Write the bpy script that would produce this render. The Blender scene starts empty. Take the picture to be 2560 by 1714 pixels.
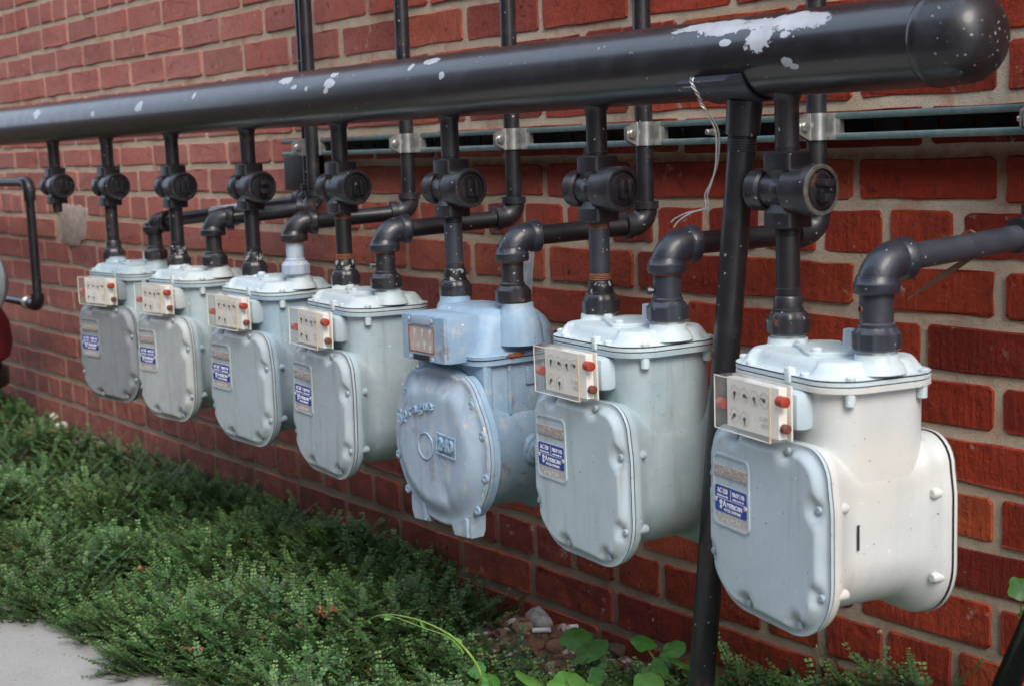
import bpy, bmesh, math, random
import numpy as np
from mathutils import Vector, Matrix

random.seed(7); rng = np.random.default_rng(11)
PI = math.pi
SC = bpy.context.scene
COL = SC.collection

# ------------------------------------------------------------------ camera
CAM_POS = Vector((0.0, -1.4294, 0.0))
Rw = ((0.60398964, 0.08801306, -0.79211756),
      (0.79628268, -0.10856773, 0.59510246),
      (-0.03362161, -0.99018521, -0.13565706))
cam = bpy.data.cameras.new('camera'); co = bpy.data.objects.new('camera', cam); COL.objects.link(co)
M3 = Matrix(((Rw[0][0], -Rw[0][1], -Rw[0][2]), (Rw[1][0], -Rw[1][1], -Rw[1][2]), (Rw[2][0], -Rw[2][1], -Rw[2][2])))
co.matrix_world = Matrix.Translation(CAM_POS) @ M3.to_4x4()
cam.sensor_width = 36; cam.lens = 50.625; cam.clip_start = 0.02; cam.clip_end = 500
cam.dof.use_dof = True; cam.dof.focus_distance = 1.85; cam.dof.aperture_fstop = 9.0
SC.camera = co

def project(P):
    d = Vector(P) - CAM_POS
    c = [sum(Rw[i][k] * d[i] for i in range(3)) for k in range(3)]
    if c[2] < .05: return None
    return 1280 + 3600 * c[0] / c[2], 857 + 3600 * c[1] / c[2]

# ------------------------------------------------------------------ sky, sun, exposure
SUN_EL, SUN_AZ = math.radians(42), math.radians(62)      # azimuth measured from +Y towards +X of the direction TO the sun
sun_dir = Vector((math.sin(math.radians(114)) * math.cos(SUN_EL), math.cos(math.radians(114)) * math.cos(SUN_EL), math.sin(SUN_EL)))
w = bpy.data.worlds.new("World"); SC.world = w; w.use_nodes = True
nt = w.node_tree; nt.nodes.clear()
sky = nt.nodes.new('ShaderNodeTexSky'); sky.sky_type = 'NISHITA'; sky.sun_disc = False
sky.sun_elevation = SUN_EL; sky.sun_rotation = math.radians(114)
sky.air_density = 1.0; sky.dust_density = 6.0; sky.ozone_density = 1.2
bg = nt.nodes.new('ShaderNodeBackground'); bg.inputs[1].default_value = 0.14
wo = nt.nodes.new('ShaderNodeOutputWorld')
# thin even cloud over the whole sky
veil = nt.nodes.new('ShaderNodeMix'); veil.data_type = 'RGBA'; veil.inputs[0].default_value = .72; veil.inputs[7].default_value = (6.2, 7.4, 9.3, 1)
nt.links.new(sky.outputs[0], veil.inputs[6]); nt.links.new(veil.outputs[2], bg.inputs[0]); nt.links.new(bg.outputs[0], wo.inputs[0])
sl = bpy.data.lights.new('sun', 'SUN'); sl.energy = 1.35; sl.angle = math.radians(30); sl.color = (1.0, .93, .83)
so = bpy.data.objects.new('sun', sl); COL.objects.link(so)
so.rotation_euler = sun_dir.to_track_quat('Z', 'Y').to_euler()
SC.view_settings.view_transform = 'Standard'; SC.view_settings.look = 'None'
SC.view_settings.gamma = 1; SC.view_settings.use_curve_mapping = False
SC.view_settings.exposure = 0.72

# ------------------------------------------------------------------ material helpers
class NT:
    def __init__(s, name):
        s.m = bpy.data.materials.new(name); s.m.use_nodes = True; s.t = s.m.node_tree; s.t.nodes.clear()
        s.out = s.t.nodes.new('ShaderNodeOutputMaterial'); s.p = s.t.nodes.new('ShaderNodeBsdfPrincipled')
        s.t.links.new(s.p.outputs[0], s.out.inputs[0])
        s.tc = s.t.nodes.new('ShaderNodeTexCoord')
    def n(s, typ, **kw):
        x = s.t.nodes.new(typ)
        for k, v in kw.items(): setattr(x, k, v)
        return x
    def set(s, sock, v):
        if hasattr(v, 'is_output') or isinstance(v, bpy.types.NodeSocket): s.t.links.new(v, sock)
        elif isinstance(v, (tuple, list)) and len(v) == 3 and sock.type == 'RGBA': sock.default_value = (*v, 1)
        else: sock.default_value = v
    def coord(s, kind='Object', scale=(1, 1, 1), loc=(0, 0, 0)):
        mp = s.n('ShaderNodeMapping'); s.t.links.new(s.tc.outputs[kind], mp.inputs[0])
        mp.inputs['Scale'].default_value = scale; mp.inputs['Location'].default_value = loc
        return mp.outputs[0]
    def pos(s):
        g = s.n('ShaderNodeNewGeometry'); return g.outputs['Position']
    def noise(s, vec, scale, detail=4, rough=.55, dist=0):
        x = s.n('ShaderNodeTexNoise'); s.t.links.new(vec, x.inputs['Vector'])
        x.inputs['Scale'].default_value = scale; x.inputs['Detail'].default_value = detail
        x.inputs['Roughness'].default_value = rough; x.inputs['Distortion'].default_value = dist
        return x.outputs['Fac']
    def voro(s, vec, scale, rnd=1.0, feature='F1', out='Distance'):
        x = s.n('ShaderNodeTexVoronoi', feature=feature); s.t.links.new(vec, x.inputs['Vector'])
        x.inputs['Scale'].default_value = scale; x.inputs['Randomness'].default_value = rnd
        return x.outputs[out]
    def ramp(s, fac, a, b, lo=0., hi=1.):
        x = s.n('ShaderNodeMapRange'); s.set(x.inputs[0], fac); x.inputs[1].default_value = a; x.inputs[2].default_value = b
        x.inputs[3].default_value = lo; x.inputs[4].default_value = hi; return x.outputs[0]
    def math(s, op, a, b=0.0, c=0.0):
        x = s.n('ShaderNodeMath', operation=op); s.set(x.inputs[0], a); s.set(x.inputs[1], b); s.set(x.inputs[2], c); return x.outputs[0]
    def mix(s, fac, a, b, blend='MIX'):
        x = s.n('ShaderNodeMix', data_type='RGBA', blend_type=blend)
        s.set(x.inputs[0], fac); s.set(x.inputs[6], a); s.set(x.inputs[7], b); return x.outputs[2]
    def bump(s, h, strength=.3, dist=.002, normal=None):
        x = s.n('ShaderNodeBump'); x.inputs['Strength'].default_value = strength; x.inputs['Distance'].default_value = dist
        s.t.links.new(h, x.inputs['Height'])
        if normal is not None: s.t.links.new(normal, x.inputs['Normal'])
        s.t.links.new(x.outputs[0], s.p.inputs['Normal']); return x.outputs[0]
    def base(s, c): s.set(s.p.inputs['Base Color'], c)
    def rough(s, v): s.set(s.p.inputs['Roughness'], v)
    def sep(s, v):
        x = s.n('ShaderNodeSeparateXYZ'); s.t.links.new(v, x.inputs[0]); return x.outputs

def speckle(N, vec, scale, size, density):
    """small irregular specks: returns 0/1 mask"""
    nn = N.n('ShaderNodeTexNoise'); N.t.links.new(vec, nn.inputs['Vector']); nn.inputs['Scale'].default_value = scale * 2.2; nn.inputs['Detail'].default_value = 3
    va = N.n('ShaderNodeVectorMath', operation='MULTIPLY_ADD'); N.t.links.new(nn.outputs['Color'], va.inputs[0]); va.inputs[1].default_value = (.9 / scale,) * 3; N.t.links.new(vec, va.inputs[2]); vec = va.outputs[0]
    d = N.voro(vec, scale); c = N.voro(vec, scale, out='Color')
    r = N.sep(c)
    m = N.math('LESS_THAN', d, N.math('MULTIPLY', r[0], size))
    k = N.math('LESS_THAN', r[1], density)
    return N.math('MULTIPLY', m, k)

def simple(name, col, rough=.5, metal=0., nscale=60, var=.15, bump=.1):
    N = NT(name); v = N.coord()
    f = N.noise(v, nscale); N.base(N.mix(N.ramp(f, .3, .7), tuple(c * (1 - var) for c in col), tuple(min(1, c * (1 + var)) for c in col)))
    N.rough(rough); N.p.inputs['Metallic'].default_value = metal
    if bump: N.bump(f, bump, .001)
    return N.m

def mat_brick():
    N = NT('brick_clay'); P = N.pos()
    oi = N.n('ShaderNodeObjectInfo'); at = N.n('ShaderNodeAttribute', attribute_name='rnd')
    r = N.math('FRACT', N.math('ADD', oi.outputs['Random'], at.outputs['Fac']))
    r2 = N.math('FRACT', N.math('MULTIPLY', r, 17.31)); r3 = N.math('FRACT', N.math('MULTIPLY', r, 53.7))
    c = N.mix(r, (.31, .030, .012), (.46, .062, .024)); c = N.mix(N.ramp(r2, .50, 1.), c, (.20, .018, .011)); c = N.mix(N.ramp(r3, .70, 1), c, (.50, .095, .034))
    n1 = N.noise(P, 22, 6, .65); n2 = N.noise(P, 150, 5, .7)
    # long drag marks of a wire cut brick
    mp = N.n('ShaderNodeMapping'); N.t.links.new(P, mp.inputs[0]); mp.inputs['Scale'].default_value = (90, 30, 14); 
    n3 = N.noise(mp.outputs[0], 1.2, 4, .6)
    c = N.mix(N.ramp(n1, .35, .72), c, N.mix(.5, c, (.08, .018, .015)))
    c = N.mix(N.ramp(n3, .5, .8, 0, .55), c, (.12, .03, .028))
    c = N.mix(N.ramp(n2, .58, .8, 0, .35), c, (.34, .09, .06))
    # pinkish haze of grazing sky light painted into the brick, growing leftwards
    n4 = N.noise(P, 3.0, 5, .6); s = N.sep(P)
    veil = N.math('MULTIPLY', N.ramp(n4, .3, .7, .45, 1), N.ramp(s[0], -1.4, -3.0,   .01, .66))
    c = N.mix(veil, c, (.62, .30, .26))
    n6 = N.noise(P, 48, 6, .75); c = N.mix(N.ramp(n6, .56, .68, 0, .8), c, (.08, .012, .009))
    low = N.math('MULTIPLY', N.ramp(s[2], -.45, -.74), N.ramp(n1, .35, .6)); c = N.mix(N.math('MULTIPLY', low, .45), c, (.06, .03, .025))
    # pale lime drips and splashes
    mp2 = N.n('ShaderNodeMapping'); N.t.links.new(P, mp2.inputs[0]); mp2.inputs['Scale'].default_value = (1, 1, .4)
    sp = speckle(N, mp2.outputs[0], 62, .24, .07); c = N.mix(N.math('MULTIPLY', sp, .8), c, (.62, .52, .45))
    sm = N.math('MULTIPLY', N.ramp(N.noise(P, 34, 5, .7), .60, .66), N.ramp(N.noise(P, 5, 3), .45, .62)); c = N.mix(N.math('MULTIPLY', sm, .75), c, (.55, .43, .33))
    N.base(c); N.rough(N.ramp(n2, .3, .7, .7, .9)); N.p.inputs['Specular IOR Level'].default_value = .22
    h = N.math('ADD', N.math('MULTIPLY', n2, .5), N.math('ADD', N.math('MULTIPLY', n1, .8), N.math('MULTIPLY', n3, .8)))
    N.bump(h, .8, .005); return N.m

def mat_mortar():
    N = NT('mortar_lime'); P = N.pos()
    n1 = N.noise(P, 9, 5); n2 = N.noise(P, 420, 4, .75); n3 = N.noise(P, 60, 5, .6)
    c = N.mix(N.ramp(n1, .3, .7), (.52, .40, .28), (.64, .54, .42)); c = N.mix(N.ramp(n2, .54, .66, 0, .85), c, (.28, .21, .155)); c = N.mix(N.ramp(n2, .40, .2, 0, .7), c, (.68, .62, .55))
    s = N.sep(P)
    # darker ochre tone under the steel channel on the right half of the wall
    ru = N.math('MULTIPLY', N.ramp(s[2], -.014, -.028), N.math('MULTIPLY', N.ramp(s[2], -.085, -.04), N.ramp(s[0], -2.3, -2.0)))
    c = N.mix(N.math('MULTIPLY', ru, N.ramp(n3, .25, .6, .45, .95)), c, (.26, .10, .035))
    c = N.mix(N.math('MULTIPLY', N.ramp(N.noise(P, 14, 5, .65), .52, .66), .55), c, (.38, .14, .08))
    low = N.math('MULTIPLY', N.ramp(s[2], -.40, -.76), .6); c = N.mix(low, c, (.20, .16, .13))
    N.base(c); N.rough(.95)
    N.bump(N.math('ADD', N.math('MULTIPLY', n2, .6), n3), .7, .004); return N.m

def paint_chips(N, c, chips, rad_axis_z, rad_axis_y, wob=1.5):
    """pale primer showing where the black paint flaked off, at the given (x, angle, half length, half angle)"""
    P = N.pos(); s = N.sep(P)
    ang = N.math('ARCTAN2', N.math('SUBTRACT', s[2], rad_axis_z), N.math('MULTIPLY', N.math('SUBTRACT', s[1], rad_axis_y), -1))
    nz = N.noise(P, 95, 7, .8); nz2 = N.noise(P, 28, 4, .6)
    wv = N.math('ADD', N.math('MULTIPLY', N.math('SUBTRACT', nz, .5), 2.6 * wob), N.math('MULTIPLY', N.math('SUBTRACT', nz2, .5), 2.6 * wob))
    tot = None
    for (x, a, dx, da) in chips:
        ex = N.math('DIVIDE', N.math('SUBTRACT', s[0], x), dx); ea = N.math('DIVIDE', N.math('SUBTRACT', ang, math.radians(a)), math.radians(da))
        e = N.math('ADD', N.math('MULTIPLY', ex, ex), N.math('MULTIPLY', ea, ea))
        m = N.math('LESS_THAN', N.math('ADD', e, wv), 1.0)
        far = N.math('LESS_THAN', e, 2.0); m = N.math('MULTIPLY', m, far)
        tot = m if tot is None else N.math('MAXIMUM', tot, m)
    return tot

def mat_black(name='black_paint', dust=.5, chips=None, specks=.08, rust=.15, base=(.0075, .0075, .010), rough=.26, cast=0.):
    N = NT(name); P = N.pos()
    n1 = N.noise(P, 30, 6, .65); n2 = N.noise(P, 200, 4, .7); n3 = N.noise(P, 9, 4)
    c = N.mix(N.ramp(n3, .3, .7), base, tuple(b * 1.6 for b in base))
    up = N.n('ShaderNodeNewGeometry').outputs['Normal']; upz = N.ramp(N.sep(up)[2], -.1, .8, .25, 1)
    c = N.mix(N.math('MULTIPLY', N.ramp(n1, .50, .80, 0, dust), upz), c, (.075, .085, .12))
    c = N.mix(N.ramp(N.math('MULTIPLY', n1, N.noise(P, 55, 4)), .34, .42, 0, rust), c, (.19, .062, .022))
    sp = speckle(N, P, 190, .30, specks); c = N.mix(N.math('MULTIPLY', sp, .8), c, (.42, .42, .44))
    sp2 = speckle(N, P, 85, .13, specks * 1.5); c = N.mix(N.math('MULTIPLY', sp2, .9), c, (.5, .5, .52))
    r = N.ramp(n1, .3, .8, rough, rough + .25)
    if chips:
        m = paint_chips(N, c, chips, .0865, -.25)
        c = N.mix(m, c, N.mix(N.ramp(n1, .35, .65), (.36, .39, .44), (.50, .53, .58)))
        r = N.mix(m, N.ramp(n1, .3, .8, .28, .45), (.5, .5, .5)); N.p.inputs['Coat Weight'].default_value = 1.0; N.p.inputs['Coat Roughness'].default_value = .24; N.p.inputs['Coat IOR'].default_value = 1.9
    N.base(c); N.set(N.p.inputs['Roughness'], r)
    N.p.inputs['Specular IOR Level'].default_value = .6; N.p.inputs['Coat Weight'].default_value = .35; N.p.inputs['Coat Roughness'].default_value = .18
    h = N.math('ADD', N.math('MULTIPLY', n2, .4), n1)
    if chips: h = N.math('SUBTRACT', N.math('MULTIPLY', h, .45), N.math('MULTIPLY', m, .9))
    if cast: h = N.math('ADD', N.math('MULTIPLY', h, .6), N.math('MULTIPLY', N.noise(P, 420, 3, .6), cast))
    N.bump(h, .16 + .35 * cast, .0012); return N.m

def mat_meter(name, base, dirt=.4, spec=.09, rough=.46, warm=.0, rust=.0, flake=0., chalk=.3):
    N = NT(name); P = N.pos()
    n1 = N.noise(P, 11, 5, .6); n2 = N.noise(P, 45, 6, .65); n3 = N.noise(P, 260, 4, .7)
    mp = N.n('ShaderNodeMapping'); N.t.links.new(P, mp.inputs[0]); mp.inputs['Scale'].default_value = (60, 60, 5)
    st = N.noise(mp.outputs[0], 1, 5, .6)       # vertical rain streaks
    c = N.mix(N.ramp(n1, .3, .7), tuple(b * .90 for b in base), tuple(min(1, b * 1.08) for b in base))
    c = N.mix(N.ramp(n2, .45, .78, 0, chalk), c, (.66, .70, .70))
    c = N.mix(N.ramp(st, .54, .74, 0, dirt), c, tuple(b * .55 for b in base))
    if warm: c = N.mix(N.ramp(N.noise(P, 7, 4), .30, .62, 0, warm), c, (.76, .71, .61))
    # rusty weeps and grime specks
    wp = N.math('MULTIPLY', N.ramp(st, .60, .68), N.ramp(N.noise(P, 16, 4), .52, .64)); c = N.mix(N.math('MULTIPLY', wp, .35), c, (.36, .27, .17))
    gz = N.ramp(N.noise(P, 120, 5, .75), .62, .72); c = N.mix(N.math('MULTIPLY', gz, .28), c, (.16, .15, .14))
    if flake:
        f = N.math('MULTIPLY', N.ramp(n2, .56, .60), N.ramp(N.noise(P, 14, 4), .45, .6)); c = N.mix(N.math('MULTIPLY', f, flake), c, (.62, .60, .50))
    if rust:
        f = N.math('MULTIPLY', N.ramp(N.noise(P, 38, 6, .7), .56, .62), N.ramp(N.noise(P, 12, 3), .44, .56)); c = N.mix(N.math('MULTIPLY', f, rust), c, (.20, .075, .03))
    sp = speckle(N, P, 150, .22, spec); c = N.mix(N.math('MULTIPLY', sp, .75), c, (.85, .86, .84))
    sp = speckle(N, N.coord('Object', (1, 1, 1), (3, 1, 2)), 170, .2, spec * .8); c = N.mix(N.math('MULTIPLY', sp, .7), c, (.07, .06, .06))
    N.base(c); N.rough(N.ramp(n2, .3, .7, rough, rough + .15))
    N.bump(N.math('ADD', N.math('MULTIPLY', n3, .3), n2), .10 + .5 * flake, .0012); return N.m

M = {}
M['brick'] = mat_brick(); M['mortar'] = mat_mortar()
M['patch'] = simple('grey_patch_mortar', (.46, .36, .31), .95, nscale=50, var=.25, bump=.5)
CHIPS = [(-1.150, 55, .060, 10), (-1.10, 46, .060, 14), (-1.068, 24, .020, 18), (-1.012, 43, .034, 18), (-1.115, 20, .008, 5), (-1.20, 48, .012, 4), (-1.03, 22, .008, 6), (-1.026, -14, .007, 7), (-1.018, -22, .006, 4),
         (-1.963, 24, .016, 10), (-1.958, 42, .013, 7), (-1.968, 8, .006, 6), (-2.112, 42, .020, 9), (-2.073, 22, .010, 6), (-2.031, 17, .005, 5), (-1.699, 50, .018, 8), (-1.652, 15, .007, 7),
         (-2.692, 17, .018, 13), (-3.277, 28, .022, 14), (-2.931, 10, .010, 8), (-1.18, -38, .016, 4), (-.822, -8, .006, 7), (-.80, 5, .004, 4), (-1.74, 40, .006, 8), (-2.45, 30, .006, 8)]
M['manifold'] = mat_black('manifold_black_paint', .45, CHIPS, .035, .08, rough=.24)
M['cap'] = mat_black('end_cap_paint', .9, None, .30, .05, rough=.40, cast=.3)
M['black'] = mat_black('black_pipe_paint', .75, None, .05, .3, rough=.38, cast=.25)
M['black2'] = mat_black('worn_dark_pipe', .9, None, .14, .8, base=(.013, .013, .016), rough=.38, cast=.5)
M['valve'] = mat_black('valve_black_paint', .75, None, .06, .4, rough=.36, cast=.8)
M['greypipe'] = mat_black('blue_grey_pipe', .7, None, .12, .15, base=(.020, .025, .036), rough=.42, cast=.5)
M['elbow'] = mat_black('elbow_paint', .75, None, .13, .1, base=(.012, .015, .025), rough=.38, cast=.8)
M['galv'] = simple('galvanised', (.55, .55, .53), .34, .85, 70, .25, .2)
M['strut'] = simple('green_grey_strut', (.13, .19, .19), .42, .15, 90, .2, .1)
M['rustband'] = simple('rust_thread', (.30, .10, .035), .85, 0, 120, .45, .4)
M['bare'] = simple('scraped_primer', (.50, .52, .52), .5, 0, 60, .3, .3)
def mat_chipped():
    N = NT('chipped_black_paint'); P = N.pos(); n = N.noise(P, 75, 5, .65); n2 = N.noise(P, 210, 4, .6)
    m = N.ramp(n, .55, .59); c = N.mix(m, (.012, .012, .015), N.mix(N.ramp(n2, .4, .7), (.30, .31, .31), (.50, .49, .46))); N.base(c); N.rough(.45); N.bump(n, .3, .001); return N.m
M['chipped'] = mat_chipped()
M['dusty'] = simple('dusty_worn_rim', (.11, .10, .085), .6, 0, 120, .5, .3)
M['sealant'] = simple('cracked_cream_sealant', (.55, .53, .42), .8, 0, 90, .35, .4)
M['bluenip'] = mat_meter('pale_blue_pipe_paint', (.42, .50, .62), .3, .1, .45, 0, .4, .2)
M['body_pale'] = mat_meter('pale_grey_meter_paint', (.60, .645, .65), .20, .10, .38, .6)
M['cover_pale'] = mat_meter('pale_grey_cover_paint', (.49, .60, .65), .40, .10, .38)
M['body_grey'] = mat_meter('blue_grey_meter_paint', (.35, .47, .52), .45, .10, .38, .15)
M['cover_grey'] = mat_meter('light_grey_cover_paint', (.42, .495, .53), .5, .10, .38)
M['cover_dull'] = mat_meter('dull_grey_cover_paint', (.27, .29, .31), .45, .05, .45, chalk=.15)
M['lid_pale'] = mat_meter('chalky_lid_paint', (.58, .69, .73), .4, .12, .42, .1)
M['blue240'] = mat_meter('light_blue_meter_paint', (.29, .43, .58), .25, .12, .45, 0, .5, .35)
M['blue240d'] = mat_meter('weathered_blue_cover_paint', (.36, .47, .59), .5, .10, .5, 0, .35, .5)
M['gasket'] = simple('dark_gasket', (.05, .045, .04), .8)
M['screw'] = simple('painted_screw', (.42, .50, .56), .4, .2, 200, .2, .1)
M['dial'] = simple('white_dial_card', (.93, .915, .87), .5, 0, 40, .05, 0)
M['dial_old'] = simple('yellowed_dial_card', (.55, .46, .42), .4, 0, 40, .15, 0)
M['ink'] = simple('black_ink', (.025, .025, .03), .6, bump=0)
M['ink_grey'] = simple('grey_ink', (.60, .60, .58), .6, bump=0)
M['redplug'] = simple('red_plastic_plug', (.38, .045, .022), .45, bump=0)
M['brownplug'] = simple('rusty_screw', (.16, .04, .02), .5)
M['amber'] = simple('yellowed_plastic_edge', (.62, .47, .27), .25, bump=0); M['edge'] = simple('pale_plastic_edge', (.70, .68, .62), .25, bump=0)
M['labelblue'] = simple('blue_label', (.012, .055, .36), .35, .1, 80, .1, 0)
M['alu'] = simple('stamped_aluminium', (.62, .60, .58), .38, .35, 220, .2, .3)
M['aluwarm'] = simple('stamped_strip', (.52, .46, .43), .42, .35, 260, .35, .5)
M['white'] = simple('white_print', (.85, .86, .88), .5, bump=0)
M['iron'] = simple('dark_iron', (.03, .03, .032), .5, .2, 90, .4, .3)
M['wire'] = simple('bare_wire', (.50, .49, .47), .35, .8, 90, .2, 0)
M['tape'] = simple('brown_strip', (.10, .06, .035), .6, 0, 60, .4, .2)
M['redpaint'] = simple('red_paint', (.14, .010, .012), .7, 0, 30, .15, .1)
M['regulator'] = simple('regulator_grey', (.26, .30, .32), .45, 0, 30, .15, .1)
M['conduit'] = simple('glossy_black_pipe', (.008, .009, .011), .15, 0, 30, .15, .02)

def mat_clear():
    N = NT('yellowed_clear_plastic'); N.t.nodes.remove(N.p)
    g = N.n('ShaderNodeBsdfGlossy'); g.inputs['Roughness'].default_value = .14; g.inputs['Color'].default_value = (1, 1, 1, 1)
    t = N.n('ShaderNodeBsdfTransparent'); t.inputs[0].default_value = (.995, .99, .975, 1)
    d = N.n('ShaderNodeBsdfDiffuse'); d.inputs[0].default_value = (.86, .83, .76, 1)
    fr = N.n('ShaderNodeFresnel'); fr.inputs[0].default_value = 1.45
    P = N.pos(); f = N.ramp(N.noise(P, 60, 4), .3, .8, .06, .20)
    m1 = N.n('ShaderNodeMixShader'); N.t.links.new(f, m1.inputs[0]); tl = N.n('ShaderNodeBsdfTranslucent'); tl.inputs[0].default_value = (.92, .90, .84, 1); m0 = N.n('ShaderNodeMixShader'); m0.inputs[0].default_value = .5; N.t.links.new(d.outputs[0], m0.inputs[1]); N.t.links.new(tl.outputs[0], m0.inputs[2])
    N.t.links.new(t.outputs[0], m1.inputs[1]); N.t.links.new(m0.outputs[0], m1.inputs[2])
    m2 = N.n('ShaderNodeMixShader'); gb = N.n('ShaderNodeNewGeometry').outputs['Backfacing']; N.t.links.new(N.math('ADD', N.math('MULTIPLY', fr.outputs[0], N.math('SUBTRACT', 1.0, gb)), N.math('MULTIPLY', gb, .03)), m2.inputs[0]); N.t.links.new(m1.outputs[0], m2.inputs[1]); N.t.links.new(g.outputs[0], m2.inputs[2])
    N.t.links.new(m2.outputs[0], N.out.inputs[0]); return N.m
M['clear'] = mat_clear()

def mat_soil():
    N = NT('soil'); P = N.pos(); n = N.noise(P, 25, 6, .7); n2 = N.noise(P, 140, 5, .7)
    c = N.mix(N.ramp(n, .35, .65), (.045, .028, .018), (.11, .065, .04)); N.base(N.mix(N.ramp(n2, .5, .75), c, (.16, .11, .08))); N.rough(.95)
    N.bump(N.math('ADD', n, n2), .8, .01); return N.m
def mat_concrete():
    N = NT('concrete'); P = N.pos(); n = N.noise(P, 5, 6, .6); n2 = N.noise(P, 330, 4, .8); n3 = N.noise(P, 40, 5, .6)
    c = N.mix(N.ramp(n, .3, .7), (.40, .385, .36), (.50, .485, .46)); c = N.mix(N.ramp(n2, .5, .75, 0, .55), c, (.24, .225, .21)); c = N.mix(N.ramp(n2, .45, .25, 0, .4), c, (.66, .64, .61))
    sp = speckle(N, P, 110, .3, .08); c = N.mix(N.math('MULTIPLY', sp, .6), c, (.12, .10, .09))
    st = N.noise(P, 11, 6, .7); c = N.mix(N.ramp(st, .55, .75, 0, .45), c, (.27, .25, .22)); n4 = N.noise(P, 150, 5, .8); c = N.mix(N.ramp(n4, .56, .68, 0, .5), c, (.20, .19, .17))
    N.base(c); N.rough(.9); N.bump(N.math('ADD', n4, N.math('ADD', n2, n3)), .8, .003); return N.m
def mat_leafy(name, c1, c2, c3):
    N = NT(name); at = N.n('ShaderNodeAttribute', attribute_name='tone'); P = N.pos()
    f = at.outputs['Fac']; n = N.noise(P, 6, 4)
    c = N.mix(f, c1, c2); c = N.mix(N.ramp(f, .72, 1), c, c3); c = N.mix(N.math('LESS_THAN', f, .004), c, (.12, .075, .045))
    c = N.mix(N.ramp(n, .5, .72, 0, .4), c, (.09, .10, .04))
    N.base(c); N.rough(.5); N.p.inputs['Specular IOR Level'].default_value = .35
    N.p.inputs['Subsurface Weight'].default_value = 0.0
    tr = N.n('ShaderNodeBsdfTranslucent'); N.set(tr.inputs[0], N.mix(.5, c, (.12, .26, .03)))
    mx = N.n('ShaderNodeMixShader'); mx.inputs[0].default_value = .22
    N.t.links.new(N.p.outputs[0], mx.inputs[1]); N.t.links.new(tr.outputs[0], mx.inputs[2]); N.t.links.new(mx.outputs[0], N.out.inputs[0])
    return N.m
M['soil'] = mat_soil(); M['concrete'] = mat_concrete()
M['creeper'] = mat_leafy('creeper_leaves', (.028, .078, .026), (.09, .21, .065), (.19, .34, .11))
M['broad'] = simple('broad_leaf', (.055, .19, .030), .38, 0, 40, .25, .3)
M['broad_light'] = simple('light_broad_leaf', (.13, .32, .065), .38, 0, 40, .2, .3)
M['vine'] = simple('vine_stem', (.22, .34, .07), .45, 0, 60, .2, .1)
M['deadleaf'] = simple('dead_leaf', (.24, .10, .05), .8, 0, 60, .4, .6)
M['blocker_brick'] = simple('blocker_brick', (.10, .055, .04), .9, 0, 3, .3, .2)
M['yard'] = simple('yard_ground', (.06, .062, .055), .9, 0, 2, .2, .2)
for n_, c_ in dict(grey=(.34, .33, .31), white=(.55, .50, .44), tan=(.33, .23, .16), brown=(.17, .085, .05), dark=(.07, .065, .065), tanred=(.26, .14, .09), black=(.02, .018, .018), orange=(.30, .11, .04), blackbrown=(.09, .06, .045), redbrown=(.22, .09, .05), red=(.18, .04, .035)).items():
    M['st_' + n_] = simple('stone_' + n_, c_, .75, 0, 70, .5, .6)

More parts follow.
